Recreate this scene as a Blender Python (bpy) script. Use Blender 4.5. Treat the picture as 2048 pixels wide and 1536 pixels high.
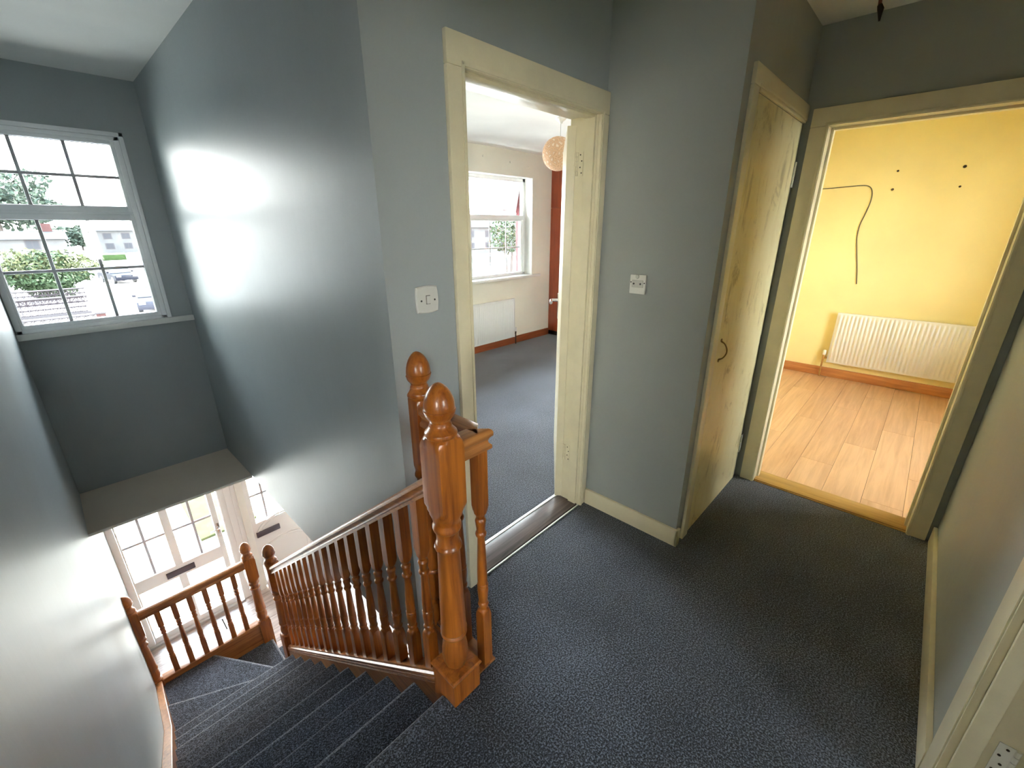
import bpy, bmesh, math, random
from mathutils import Vector, Matrix
random.seed(7)
for o in list(bpy.data.objects): bpy.data.objects.remove(o)
scn = bpy.context.scene
col = scn.collection
PI = math.pi
EYE = 1.55
# ------------------------------------------------------------------ camera, sky, sun, exposure
cd = bpy.data.cameras.new('camera'); cam = bpy.data.objects.new('camera', cd); col.objects.link(cam)
cd.sensor_fit = 'HORIZONTAL'; cd.sensor_width = 36.0; cd.lens = 36.0*864.4/2048; cd.clip_start = 0.02; cd.clip_end = 3000
R = Matrix(((0.6860127, -0.72758105, -0.00352091), (0.25006524, 0.23122856, 0.94021313), (-0.68326712, -0.64587861, 0.34056846)))
M = R.transposed().to_4x4(); M.translation = Vector((0, 0, EYE)); cam.matrix_world = M
scn.camera = cam
w = bpy.data.worlds.new('sky'); scn.world = w; w.use_nodes = True
nt = w.node_tree; bg = nt.nodes['Background']
tc = nt.nodes.new('ShaderNodeTexCoord'); sx = nt.nodes.new('ShaderNodeSeparateXYZ'); rp = nt.nodes.new('ShaderNodeValToRGB')
nt.links.new(tc.outputs['Generated'], sx.inputs[0]); nt.links.new(sx.outputs['Z'], rp.inputs[0]); nt.links.new(rp.outputs[0], bg.inputs[0])
rp.color_ramp.elements[0].position = 0.0; rp.color_ramp.elements[0].color = (0.98, 0.97, 0.93, 1)
rp.color_ramp.elements[1].position = 0.9; rp.color_ramp.elements[1].color = (0.62, 0.80, 1.0, 1)
SKY = 13.0
bg.inputs[1].default_value = SKY
sl = bpy.data.lights.new('sun', 'SUN'); sun = bpy.data.objects.new('sun', sl); col.objects.link(sun)
sl.energy = 22.0; sl.angle = math.radians(1.0); sl.color = (1.0, 0.93, 0.80)
sun.rotation_euler = Vector((-0.80, -0.12, -0.62)).to_track_quat('-Z', 'Y').to_euler()
scn.view_settings.view_transform = 'Standard'; scn.view_settings.look = 'None'
scn.view_settings.gamma = 1.0; scn.view_settings.exposure = 1.68; scn.view_settings.use_curve_mapping = False
cy = scn.cycles
cy.max_bounces = 14; cy.diffuse_bounces = 9; cy.glossy_bounces = 6; cy.transmission_bounces = 8; cy.transparent_max_bounces = 16
cy.caustics_reflective = False; cy.caustics_refractive = False; cy.use_denoising = True; cy.sample_clamp_indirect = 12.0

# ------------------------------------------------------------------ materials
def newmat(name):
    m = bpy.data.materials.new(name); m.use_nodes = True
    return m, m.node_tree, m.node_tree.nodes['Principled BSDF']
def coords(nt, scale=(1, 1, 1), rnd=False):
    t = nt.nodes.new('ShaderNodeTexCoord'); mp = nt.nodes.new('ShaderNodeMapping'); mp.inputs['Scale'].default_value = scale
    nt.links.new(t.outputs['Object'], mp.inputs[0])
    if rnd:
        oi = nt.nodes.new('ShaderNodeObjectInfo'); mu = nt.nodes.new('ShaderNodeMath'); mu.operation = 'MULTIPLY'; mu.inputs[1].default_value = 37.0
        cb = nt.nodes.new('ShaderNodeCombineXYZ')
        nt.links.new(oi.outputs['Random'], mu.inputs[0])
        for k in range(3): nt.links.new(mu.outputs[0], cb.inputs[k])
        nt.links.new(cb.outputs[0], mp.inputs['Location'])
    return mp
def noise(nt, mp, scale, detail=3.0, rough=0.5, dist=0.0):
    n = nt.nodes.new('ShaderNodeTexNoise'); n.inputs['Scale'].default_value = scale; n.inputs['Detail'].default_value = detail
    n.inputs['Roughness'].default_value = rough; n.inputs['Distortion'].default_value = dist
    nt.links.new(mp.outputs[0], n.inputs['Vector']); return n
def ramp(nt, src, stops):
    r = nt.nodes.new('ShaderNodeValToRGB'); cr = r.color_ramp
    while len(cr.elements) < len(stops): cr.elements.new(0.5)
    for e, (p, c) in zip(cr.elements, stops): e.position = p; e.color = (*c, 1)
    nt.links.new(src, r.inputs[0]); return r
def bump(nt, b, src, strength, dist=0.01):
    bp = nt.nodes.new('ShaderNodeBump'); bp.inputs['Strength'].default_value = strength; bp.inputs['Distance'].default_value = dist
    nt.links.new(src, bp.inputs['Height']); nt.links.new(bp.outputs[0], b.inputs['Normal'])
def plain(name, c, rough=0.5, metal=0.0, spec=0.5, coat=0.0, var=0.0, vscale=6.0, bmp=0.0):
    m, nt, b = newmat(name)
    b.inputs['Base Color'].default_value = (*c, 1); b.inputs['Roughness'].default_value = rough
    b.inputs['Metallic'].default_value = metal; b.inputs['Specular IOR Level'].default_value = spec
    b.inputs['Coat Weight'].default_value = coat; b.inputs['Coat Roughness'].default_value = 0.08
    if var or bmp:
        n = noise(nt, coords(nt), vscale, 4)
        if var:
            r = ramp(nt, n.outputs[0], [(0.3, tuple(x*(1-var) for x in c)), (0.7, tuple(min(1, x*(1+var)) for x in c))])
            nt.links.new(r.outputs[0], b.inputs['Base Color'])
        if bmp: bump(nt, b, n.outputs[0], bmp)
    return m
def wallpaint(name, c, rough, spec, streak=0.25, var=0.06):
    m, nt, b = newmat(name)
    mp = coords(nt, (1, 1, 1)); n = noise(nt, mp, 1.6, 4)
    r = ramp(nt, n.outputs[0], [(0.3, tuple(x*(1-var) for x in c)), (0.7, tuple(x*(1+var) for x in c))])
    nt.links.new(r.outputs[0], b.inputs['Base Color'])
    b.inputs['Roughness'].default_value = rough; b.inputs['Specular IOR Level'].default_value = spec
    mp2 = coords(nt, (5, 5, 0.8)); n2 = noise(nt, mp2, 4.0, 5, 0.6)
    mp3 = coords(nt, (1, 1, 1)); n3 = noise(nt, mp3, 260.0, 2)
    mx = nt.nodes.new('ShaderNodeMath'); mx.operation = 'MULTIPLY_ADD'; mx.inputs[1].default_value = 0.05
    nt.links.new(n3.outputs[0], mx.inputs[0]); nt.links.new(n2.outputs[0], mx.inputs[2])
    bump(nt, b, mx.outputs[0], streak, 0.02)
    return m
def carpet(name, stops, scale=170.0):
    m, nt, b = newmat(name)
    n = noise(nt, coords(nt), scale, 3, 0.7); n2 = noise(nt, coords(nt), 2.2, 3)
    mx = nt.nodes.new('ShaderNodeMath'); mx.operation = 'MULTIPLY_ADD'; mx.inputs[1].default_value = 0.16
    nt.links.new(n2.outputs[0], mx.inputs[0]); nt.links.new(n.outputs[0], mx.inputs[2])
    r = ramp(nt, mx.outputs[0], stops)
    nt.links.new(r.outputs[0], b.inputs['Base Color'])
    b.inputs['Roughness'].default_value = 1.0; b.inputs['Specular IOR Level'].default_value = 0.0
    b.inputs['Sheen Weight'].default_value = 0.4; b.inputs['Sheen Roughness'].default_value = 0.5
    bump(nt, b, n.outputs[0], 0.9, 0.006)
    return m
def wood(name, axis, dark, light, rough=0.32, coat=0.35, scale=14.0, knots=False):
    m, nt, b = newmat(name)
    sc = {'x': (0.05, 1, 1), 'y': (1, 0.05, 1), 'z': (1, 1, 0.05)}[axis]
    mp = coords(nt, sc, rnd=True)
    n = noise(nt, mp, scale*3, 5, 0.65, 0.6); n2 = noise(nt, coords(nt, (1, 1, 1), True), 3.0, 2)
    mx = nt.nodes.new('ShaderNodeMath'); mx.operation = 'MULTIPLY_ADD'; mx.inputs[1].default_value = 0.35
    nt.links.new(n2.outputs[0], mx.inputs[0]); nt.links.new(n.outputs[0], mx.inputs[2])
    r = ramp(nt, mx.outputs[0], [(0.42, dark), (0.62, tuple((a+c)/2 for a, c in zip(dark, light))), (0.85, light)])
    nt.links.new(r.outputs[0], b.inputs['Base Color'])
    b.inputs['Roughness'].default_value = rough; b.inputs['Coat Weight'].default_value = coat; b.inputs['Coat Roughness'].default_value = 0.16
    bump(nt, b, n.outputs[0], 0.05, 0.003)
    return m
def glassmat():
    m, nt, b = newmat('pane_glass'); out = nt.nodes['Material Output']; nt.nodes.remove(b)
    tr = nt.nodes.new('ShaderNodeBsdfTransparent'); gl = nt.nodes.new('ShaderNodeBsdfGlossy'); gl.inputs['Roughness'].default_value = 0.02
    tr.inputs[0].default_value = (0.97, 0.98, 0.975, 1)
    lw = nt.nodes.new('ShaderNodeFresnel'); lw.inputs[0].default_value = 1.35
    mx = nt.nodes.new('ShaderNodeMixShader')
    nt.links.new(lw.outputs[0], mx.inputs[0]); nt.links.new(tr.outputs[0], mx.inputs[1]); nt.links.new(gl.outputs[0], mx.inputs[2])
    nt.links.new(mx.outputs[0], out.inputs[0]); return m
W = {
 'paint': wallpaint('grey_green_satin_paint', (0.35, 0.385, 0.39), 0.42, 0.36, 0.06),
 'paint_flat': wallpaint('grey_green_paint', (0.35, 0.375, 0.36), 0.50, 0.4, 0.06),
 'cream': wallpaint('cream_wall_paint', (0.83, 0.81, 0.71), 0.7, 0.3, 0.05),
 'yellow': wallpaint('yellow_wall_paint', (0.84, 0.74, 0.39), 0.75, 0.2, 0.05),
 'hallwall': wallpaint('pale_hall_paint', (0.84, 0.81, 0.75), 0.6, 0.3, 0.05),
 'ceil': wallpaint('ceiling_white', (0.82, 0.82, 0.79), 0.9, 0.1, 0.05),
 'trim': plain('cream_gloss_paint', (0.76, 0.69, 0.49), 0.30, 0, 0.5, 0.2, 0.05, 9.0, 0.05),
 'trimw': plain('white_gloss_paint', (0.80, 0.80, 0.76), 0.30, 0, 0.5, 0.2, 0.03),
 'upvc': plain('white_plastic', (0.86, 0.87, 0.88), 0.25, 0, 0.5, 0.1),
 'muntin': plain('glazing_bar_grey', (0.86, 0.85, 0.90), 0.4),
 'carpet': carpet('dark_blue_grey_carpet', [(0.44, (0.001, 0.002, 0.003)), (0.56, (0.016, 0.019, 0.028)), (0.70, (0.17, 0.195, 0.25))]),
 'carpetb': carpet('blue_grey_bedroom_carpet', [(0.42, (0.02, 0.022, 0.03)), (0.55, (0.045, 0.05, 0.066)), (0.74, (0.16, 0.18, 0.23))], 130.0),
 'carpetlit': carpet('carpet_nosing_highlight', [(0.40, (0.03, 0.033, 0.04)), (0.55, (0.13, 0.14, 0.16)), (0.72, (0.40, 0.42, 0.46))]),  # light along the nosings, put into the carpet colour
 'woodz': wood('varnished_pine_vertical', 'z', (0.11, 0.019, 0.003), (0.44, 0.135, 0.016)),
 'woody': wood('varnished_pine_along_y', 'y', (0.16, 0.04, 0.010), (0.50, 0.21, 0.06)),
 'woodx': wood('varnished_pine_along_x', 'x', (0.16, 0.04, 0.010), (0.50, 0.21, 0.06)),
 'skirtx': wood('stained_skirting_x', 'x', (0.16, 0.035, 0.012), (0.38, 0.11, 0.035), 0.4, 0.2),
 'skirty': wood('pine_skirting_y', 'y', (0.34, 0.12, 0.04), (0.60, 0.27, 0.10), 0.4, 0.2),
 'thresh': wood('worn_dark_threshold', 'x', (0.02, 0.014, 0.013), (0.12, 0.085, 0.08), 0.28, 0.3),
 'oak': wood('oak_threshold', 'y', (0.28, 0.14, 0.03), (0.50, 0.29, 0.08), 0.4, 0.2),
 'red': wood('red_brown_wardrobe', 'z', (0.22, 0.035, 0.010), (0.42, 0.08, 0.025), 0.35, 0.3),
 'glass': glassmat(), 'lead': plain('grey_lead_bar', (0.50, 0.48, 0.53), 0.6),
 'chrome': plain('chrome', (0.75, 0.75, 0.78), 0.15, 1.0),
 'brass': plain('aged_brass', (0.30, 0.22, 0.10), 0.35, 1.0),
 'black': plain('black_plastic', (0.01, 0.01, 0.01), 0.4),
 'switch': plain('white_switch_plastic', (0.62, 0.62, 0.58), 0.25, 0, 0.5),
 'rad': plain('radiator_white', (0.80, 0.80, 0.80), 0.3),
 'dirt': plain('dark_dust', (0.05, 0.035, 0.02), 0.9),
 'strip': plain('aluminium_strip', (0.7, 0.7, 0.7), 0.3, 0.8),
}
# closet door: cream gloss with smudges of dirt, slightly worn
m, nt, b = newmat('stained_cream_door')
n1 = noise(nt, coords(nt, (2.5, 1, 1.2)), 3.2, 8, 0.72, 0.8); n2 = noise(nt, coords(nt), 1.2, 3)
r1 = ramp(nt, n1.outputs[0], [(0.33, (0.42, 0.35, 0.17)), (0.45, (0.76, 0.68, 0.40)), (0.7, (0.82, 0.76, 0.50))])
nt.links.new(r1.outputs[0], b.inputs['Base Color']); b.inputs['Roughness'].default_value = 0.34; b.inputs['Coat Weight'].default_value = 0.15
bump(nt, b, n1.outputs[0], 0.06, 0.01); W['closet'] = m
# woven string ball
m, nt, b = newmat('woven_string')
v = nt.nodes.new('ShaderNodeTexVoronoi'); v.feature = 'DISTANCE_TO_EDGE'; v.inputs['Scale'].default_value = 26
nt.links.new(coords(nt).outputs[0], v.inputs['Vector'])
r1 = ramp(nt, v.outputs[0], [(0.0, (0.78, 0.52, 0.33)), (0.12, (0.62, 0.36, 0.20)), (0.4, (0.85, 0.70, 0.55))])
nt.links.new(r1.outputs[0], b.inputs['Base Color']); b.inputs['Roughness'].default_value = 0.9; bump(nt, b, v.outputs[0], 0.6, 0.01); W['string'] = m
m = W['yellow']; nt = m.node_tree; b = nt.nodes['Principled BSDF']; src = b.inputs['Base Color'].links[0].from_socket
nn = noise(nt, coords(nt), 5.5, 6, 0.7); rr_ = ramp(nt, nn.outputs[0], [(0.70, (0, 0, 0)), (0.725, (1, 1, 1))]); mixn = nt.nodes.new('ShaderNodeMixRGB')
mixn.inputs[2].default_value = (0.86, 0.82, 0.66, 1); nt.links.new(rr_.outputs[0], mixn.inputs[0]); nt.links.new(src, mixn.inputs[1]); nt.links.new(mixn.outputs[0], b.inputs['Base Color'])
# laminate board: tone differs board by board
m, nt, b = newmat('laminate_board')
n1 = noise(nt, coords(nt, (0.06, 1, 1), True), 26.0, 5, 0.6, 0.5)
oi = nt.nodes.new('ShaderNodeObjectInfo'); mx = nt.nodes.new('ShaderNodeMath'); mx.operation = 'MULTIPLY_ADD'; mx.inputs[1].default_value = 0.18
nt.links.new(oi.outputs['Random'], mx.inputs[0]); nt.links.new(n1.outputs[0], mx.inputs[2])
r1 = ramp(nt, mx.outputs[0], [(0.35, (0.50, 0.29, 0.165)), (0.75, (0.70, 0.45, 0.28))])
nt.links.new(r1.outputs[0], b.inputs['Base Color']); b.inputs['Roughness'].default_value = 0.38; W['lam'] = m
m, nt, b = newmat('hall_board')
n1 = noise(nt, coords(nt, (0.06, 1, 1), True), 18.0, 5, 0.6, 0.8)
r1 = ramp(nt, n1.outputs[0], [(0.35, (0.34, 0.28, 0.26)), (0.65, (0.62, 0.54, 0.50))])
nt.links.new(r1.outputs[0], b.inputs['Base Color']); b.inputs['Roughness'].default_value = 0.3; W['hallboard'] = m

# ------------------------------------------------------------------ mesh helpers
def bm_box(bm, x0, x1, y0, y1, z0, z1, bev=0.0, seg=2):
    if bev:
        t = bmesh.new(); bm_box(t, x0, x1, y0, y1, z0, z1)
        bmesh.ops.bevel(t, geom=list(t.edges), offset=min(bev, 0.49*min(abs(x1-x0), abs(y1-y0), abs(z1-z0))), segments=seg, affect='EDGES', profile=0.6)
        me = bpy.data.meshes.new('t'); t.to_mesh(me); t.free(); bm.from_mesh(me); bpy.data.meshes.remove(me); return
    x0, x1 = min(x0, x1), max(x0, x1); y0, y1 = min(y0, y1), max(y0, y1); z0, z1 = min(z0, z1), max(z0, z1)
    v = [bm.verts.new(p) for p in ((x0, y0, z0), (x1, y0, z0), (x1, y1, z0), (x0, y1, z0), (x0, y0, z1), (x1, y0, z1), (x1, y1, z1), (x0, y1, z1))]
    for f in ((0, 3, 2, 1), (4, 5, 6, 7), (0, 1, 5, 4), (1, 2, 6, 5), (2, 3, 7, 6), (3, 0, 4, 7)): bm.faces.new([v[i] for i in f])
def bm_prism(bm, pts, axis, a, b):
    """closed 2D outline extruded along an axis; pts are the other two coordinates in order"""
    def P(p, t): return {'x': (t, p[0], p[1]), 'y': (p[0], t, p[1]), 'z': (p[0], p[1], t)}[axis]
    A = [bm.verts.new(P(p, a)) for p in pts]; B = [bm.verts.new(P(p, b)) for p in pts]
    n = len(pts)
    for i in range(n): bm.faces.new((A[i], A[(i+1) % n], B[(i+1) % n], B[i]))
    bm.faces.new(A[::-1]); bm.faces.new(B)
def bm_post(bm, prof, c=(0, 0), seg=32, close=True):
    """turned post with square blocks: prof = [(z, r, s)], section = circle r cut by a square of half size s"""
    rings = []
    for z, r, s in prof:
        ring = []
        for k in range(seg):
            t = 2*PI*k/seg; cc, ss = math.cos(t), math.sin(t)
            d = min(r, s/max(abs(cc), abs(ss)))
            ring.append(bm.verts.new((c[0]+d*cc, c[1]+d*ss, z)))
        rings.append(ring)
    for a, b in zip(rings, rings[1:]):
        for k in range(seg): bm.faces.new((a[k], a[(k+1) % seg], b[(k+1) % seg], b[k]))
    bm.faces.new(rings[0][::-1]); bm.faces.new(rings[-1])
def bm_tube(bm, pts, r, seg=8):
    pts = [Vector(p) for p in pts]; rings = []
    up = Vector((0.13, 0.31, 0.94)).normalized()
    for i, p in enumerate(pts):
        d = (pts[min(i+1, len(pts)-1)]-pts[max(i-1, 0)]).normalized()
        if abs(d.dot(up)) > 0.98: up = Vector((0.9, 0.3, 0.1)).normalized()
        a = d.cross(up).normalized(); b = d.cross(a)
        rr = r[i] if isinstance(r, (list, tuple)) else r
        rings.append([bm.verts.new(p+rr*(math.cos(2*PI*k/seg)*a+math.sin(2*PI*k/seg)*b)) for k in range(seg)])
    for a, b in zip(rings, rings[1:]):
        for k in range(seg): bm.faces.new((a[k], a[(k+1) % seg], b[(k+1) % seg], b[k]))
    bm.faces.new(rings[0][::-1]); bm.faces.new(rings[-1])
def smooth_me(me, ang=35):
    for p in me.polygons: p.use_smooth = True
    try: me.set_sharp_from_angle(angle=math.radians(ang))
    except Exception: pass
def obj(name, bm, mt, parent=None, smooth=True, loc=None, ang=35):
    """bm in world coordinates; linked as one object. loc: origin of the object in the world"""
    bmesh.ops.recalc_face_normals(bm, faces=list(bm.faces))
    org = Vector(loc) if loc is not None else (Vector(parent['base']) if parent is not None and 'base' in parent.keys() else Vector((0, 0, 0)))
    if org.length: bmesh.ops.translate(bm, verts=list(bm.verts), vec=-org)
    me = bpy.data.meshes.new(name); bm.to_mesh(me); bm.free()
    if smooth: smooth_me(me, ang)
    me.materials.append(mt)
    o = bpy.data.objects.new(name, me); col.objects.link(o)
    if parent is not None:
        o.parent = parent
        pb = Vector(parent['base']) if 'base' in parent.keys() else Vector((0, 0, 0))
        o.location = org-pb
        o['base'] = tuple(org)
    else:
        o.location = org; o['base'] = tuple(org)
    return o
def tag(o, label, cat, group=None, kind=None):
    o['label'] = label
    if cat: o['category'] = cat
    if group: o['group'] = group
    if kind: o['kind'] = kind
    return o
def thing(name, label, cat, loc, group=None):
    o = bpy.data.objects.new(name, None); o.empty_display_size = 0.1; col.objects.link(o); o.location = loc; o['base'] = tuple(loc)
    return tag(o, label, cat, group)
def struct(name, bm, mt, parent=None, smooth=False):
    o = obj(name, bm, mt, parent, smooth)
    if parent is None: o['kind'] = 'structure'
    return o
def part(name, mt, parent, boxes, bev=0.002, loc=None):
    bm = bmesh.new()
    for b in boxes: bm_box(bm, *b, bev=bev)
    return obj(name, bm, mt, parent, loc=loc)
def B(*a, **k):
    bm = bmesh.new(); bm_box(bm, *a, **k); return bm
def wallbox(name, mt, rng, holes=(), along='x'):
    """box wall with rectangular holes; holes in (u0,u1,z0,z1) with u along the wall"""
    x0, x1, y0, y1, z0, z1 = rng
    u0, u1 = (x0, x1) if along == 'x' else (y0, y1)
    us = sorted({u0, u1} | {h[0] for h in holes} | {h[1] for h in holes}); zs = sorted({z0, z1} | {h[2] for h in holes} | {h[3] for h in holes})
    nu, nz = len(us)-1, len(zs)-1
    solid = [[not any(h[0] <= (us[i]+us[i+1])/2 <= h[1] and h[2] <= (zs[j]+zs[j+1])/2 <= h[3] for h in holes) for j in range(nz)] for i in range(nu)]
    bm = bmesh.new(); cache = {}
    d0, d1 = (y0, y1) if along == 'x' else (x0, x1)
    def V(i, j, d):
        k = (i, j, d)
        if k not in cache: cache[k] = bm.verts.new((us[i], (d0, d1)[d], zs[j]) if along == 'x' else ((d0, d1)[d], us[i], zs[j]))
        return cache[k]
    ok = lambda i, j: 0 <= i < nu and 0 <= j < nz and solid[i][j]
    for i in range(nu):
        for j in range(nz):
            if not ok(i, j): continue
            for d in (0, 1): bm.faces.new((V(i, j, d), V(i+1, j, d), V(i+1, j+1, d), V(i, j+1, d)))
            for (a, b2, ci, cj) in (((i, j), (i+1, j), i, j-1), ((i, j+1), (i+1, j+1), i, j+1), ((i, j), (i, j+1), i-1, j), ((i+1, j), (i+1, j+1), i+1, j)):
                if not ok(ci, cj): bm.faces.new((V(*a, 0), V(*b2, 0), V(*b2, 1), V(*a, 1)))
    return struct(name, bm, mt)

# ------------------------------------------------------------------ key dimensions (metres, eye at 0,0,1.55; landing floor z = 0)
CEIL = 2.445; XL = -0.205; XR = 0.718; YD = 1.212; YW = 4.04; XS = 1.90; YC = 0.645; XD = 2.84; YR = -0.33
XY = 5.652; YB = 4.10; HF = -2.63; RISE = 0.188; GO = 0.238; Y0 = 0.915; YP = 5.12
XSI = 0.626                                                    # inner face of the right stair string
nose = lambda y: -RISE/GO*(y-Y0)

# ------------------------------------------------------------------ room shell
# floors
bm = bmesh.new()
bm_prism(bm, [(XL-0.1, YR-0.1), (XD, YR-0.1), (XD, YC+0.1), (XS+0.1, YC+0.1), (XS+0.1, YD), (0.765, YD), (0.765, 0.90), (0.60, 0.90), (0.60, Y0-0.012), (XL-0.1, Y0-0.012)], 'z', -0.20, 0.0)
struct('floor', bm, W['carpet'])
struct('floor_bedroom', B(0.82, 5.9, 1.365, 4.2, -0.03, 0.0), W['carpetb'])
struct('floor_slab', B(XR+0.002, 5.9, YD+0.004, 4.3, -0.223, -0.03), W['hallwall'])
struct('ceiling', B(-3.0, 6.0, -2.9, 4.5, CEIL, CEIL+0.15), W['ceil'])
# upper walls
wallbox('wall_left', W['paint'], (XL-0.12, XL, YR-0.1, 5.3, HF-0.1, CEIL), [(-0.30, 0.46, 0.0, 2.03)], along='y')
# unseen room and doorway added left of the camera, to fill the landing with daylight
wallbox('wall_fill_room_far', W['cream'], (-2.75, -2.60, -2.4, 1.3, -0.1, CEIL), [(-1.9, -1.2, 1.0, 2.0)], along='y')
struct('wall_fill_room_left', B(-2.75, XL-0.12, -2.5, -2.25, -0.1, CEIL), W['cream'])
struct('wall_fill_room_right', B(-2.75, XL-0.12, 1.2, 1.35, -0.1, CEIL), W['cream'])
struct('floor_fill_room', B(-2.7, XL+0.0, -2.4, 1.25, -0.12, -0.002), W['hallboard'])
wallbox('wall_stair_right', W['paint'], (XR, XR+0.10, YD, YW+0.1, -0.223, CEIL), along='y')
wallbox('wall_bedroom_door', W['paint'], (XR+0.10, 5.9, YD, YD+0.15, -0.223, CEIL), [(1.045, 1.855, -0.03, 2.03)])
wallbox('wall_landing_switch', W['paint_flat'], (XS, XS+0.1, YC+0.1, YD, -0.1, CEIL), along='y')
wallbox('wall_closet', W['paint_flat'], (XS, XD, YC, YC+0.1, -0.1, CEIL), [(2.03, 2.80, -0.1, 2.045)])
struct('wall_closet_back', B(XS+0.1, XD, 1.13, 1.18, 0, CEIL), W['paint_flat'])
wallbox('wall_yellow_door', W['paint_flat'], (XD, XD+0.14, -1.9, YD-0.002, -0.1, CEIL), [(-0.235, 0.54, -0.1, 2.03)], along='y')
wallbox('wall_right', W['paint_flat'], (XL, XD, YR-0.10, YR, -0.1, CEIL), [(0.50, 1.312, 0.0, 2.03)])
wallbox('wall_front_stair', W['paint'], (XL, XR, YW, YW+0.32, -0.22, CEIL), [(XL+0.004, 0.585, 0.905, 2.13)])
wallbox('wall_front_bedroom', W['cream'], (XR+0.10, 5.9, YB, YB+0.26, -0.223, CEIL), [(1.9, 4.755, 0.925, 2.165)])
wallbox('wall_bedroom_right', W['cream'], (5.76, 5.9, YD, YB+0.26, -0.2, CEIL), along='y')
bm = bmesh.new(); bm_box(bm, XR+0.10, XR+0.105, YD+0.15, YB, 0, CEIL); bm_box(bm, XR+0.1, 1.04, YD+0.15, YD+0.155, 0, CEIL); bm_box(bm, 1.86, 5.76, YD+0.15, YD+0.155, 0, CEIL); bm_box(bm, 1.04, 1.86, YD+0.15, YD+0.155, 2.04, CEIL)
struct('wall_bedroom_lining', bm, W['cream'])
# yellow room
YYR = -1.75; YYL = 1.16
struct('wall_yellow_far', B(XY, XY+0.15, YYR-0.2, YYL+0.05, -0.1, CEIL), W['yellow'])
wallbox('wall_yellow_window', W['yellow'], (XD+0.14, XY, YYR-0.15, YYR, -0.1, CEIL), [(3.05, 4.4, 0.82, 2.18)])
struct('wall_yellow_left', B(XD+0.14, XY, YYL, YYL+0.05, -0.1, CEIL), W['yellow'])
bm = bmesh.new(); bm_box(bm, XD+0.14, XD+0.144, YYR, -0.24, 0, CEIL); bm_box(bm, XD+0.14, XD+0.144, 0.55, YYL, 0, CEIL); bm_box(bm, XD+0.14, XD+0.144, -0.24, 0.55, 2.05, CEIL)
struct('wall_yellow_lining', bm, W['yellow'])
struct('floor_yellow_base', B(XD, XY, YYR, YYL, -0.1, -0.009), W['dirt'])
# laminate boards run along x, each one an object
fl = bpy.data.objects.new('floor_laminate', None); col.objects.link(fl); fl['kind'] = 'structure'; fl['base'] = (0, 0, 0)
bw = 0.193; bl = 1.28; y = YYR+0.005; k = 0; protos = {}
while y < YYL-0.01:
    off = (k*0.47) % bl; x = XD+0.15-off
    while x < XY-0.005:
        a, c = max(x, XD+0.148), min(x+bl, XY-0.004)
        if c-a > 0.03:
            key = (round(c-a, 3), round(min(bw, YYL-0.004-y), 3))
            if key not in protos:
                t = B(0, key[0]-0.0015, 0, key[1]-0.0015, -0.009, 0.0, bev=0.0008, seg=1); me = bpy.data.meshes.new('board'); t.to_mesh(me); t.free(); me.materials.append(W['lam']); protos[key] = me
            o = bpy.data.objects.new('board', protos[key]); col.objects.link(o); o.parent = fl; o.location = (a, y, 0)
        x += bl
    y += bw; k += 1
# bathroom beyond the door by the camera (gives daylight through its window)
wallbox('wall_bathroom_far', W['cream'], (XL-0.12, 2.0, -2.4, -2.25, -0.1, CEIL), [(0.3, 0.86, 1.0, 1.95)])
struct('wall_bathroom_left', B(XL-0.12, XL, -2.26, YR-0.1, -0.1, CEIL), W['cream'])
struct('wall_bathroom_right', B(1.9, 2.0, -2.4, YR-0.1, -0.1, CEIL), W['cream'])
struct('floor_bathroom', B(XL, 1.9, -2.3, YR-0.1, -0.1, -0.002), W['hallboard'])
# lower hall
struct('floor_hall_base', B(XL-0.1, 3.2, -0.5, YP+0.15, HF-0.15, HF-0.012), W['dirt'])
hf = bpy.data.objects.new('floor_hall', None); col.objects.link(hf); hf['kind'] = 'structure'; hf['base'] = (0, 0, 0)
t = B(0, 1.198, 0, 0.188, -0.012, 0.0, bev=0.0008, seg=1); hb_me = bpy.data.meshes.new('board'); t.to_mesh(hb_me); t.free(); hb_me.materials.append(W['hallboard'])
for j in range(11):
    for i in range(4):
        x = XL-0.01+1.2*i-(0.55 if j % 2 else 0.0)
        if x+1.198 < 3.5 and x > XL-0.7:
            o = bpy.data.objects.new('board', hb_me); col.objects.link(o); o.parent = hf; o.location = (max(x, XL-0.08) if i else XL-0.02, 3.06+0.19*j, HF)
            if not i: o.location = (XL-0.02-(0.55 if j % 2 else 0), 3.06+0.19*j, HF-(0.0))
struct('wall_hall_back', B(XL, 3.2, -0.5, -0.4, HF, -0.20), W['hallwall'])
struct('wall_hall_right', B(3.1, 3.25, -0.5, YP+0.2, HF, -0.20), W['hallwall'])
struct('ceiling_hall', B(XL, XR+0.002, YR-0.1, Y0-0.03, -0.23, -0.20), W['ceil'])
bm = bmesh.new(); bm_box(bm, XL, XR, 3.413, YW, -0.238, -0.222); bm_box(bm, XL, 3.2, YW, YP+0.2, -0.30, -0.222)
struct('ledge', bm, wallpaint('beige_ledge_paint', (0.78, 0.66, 0.54), 0.6, 0.3, 0.05))
struct('trim_ledge', B(XL, XR, 3.409, 3.4135, -0.240, -0.223), W['trimw'])
struct('roof_porch', B(XL-0.12, 3.25, YW+0.32, YP+0.25, -0.222, -0.12), W['hallwall'])
struct('trim_landing_edge', B(0.765, 0.80, YD-0.001, YD+0.002, -0.2, 0.0), W['trimw'])

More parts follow.
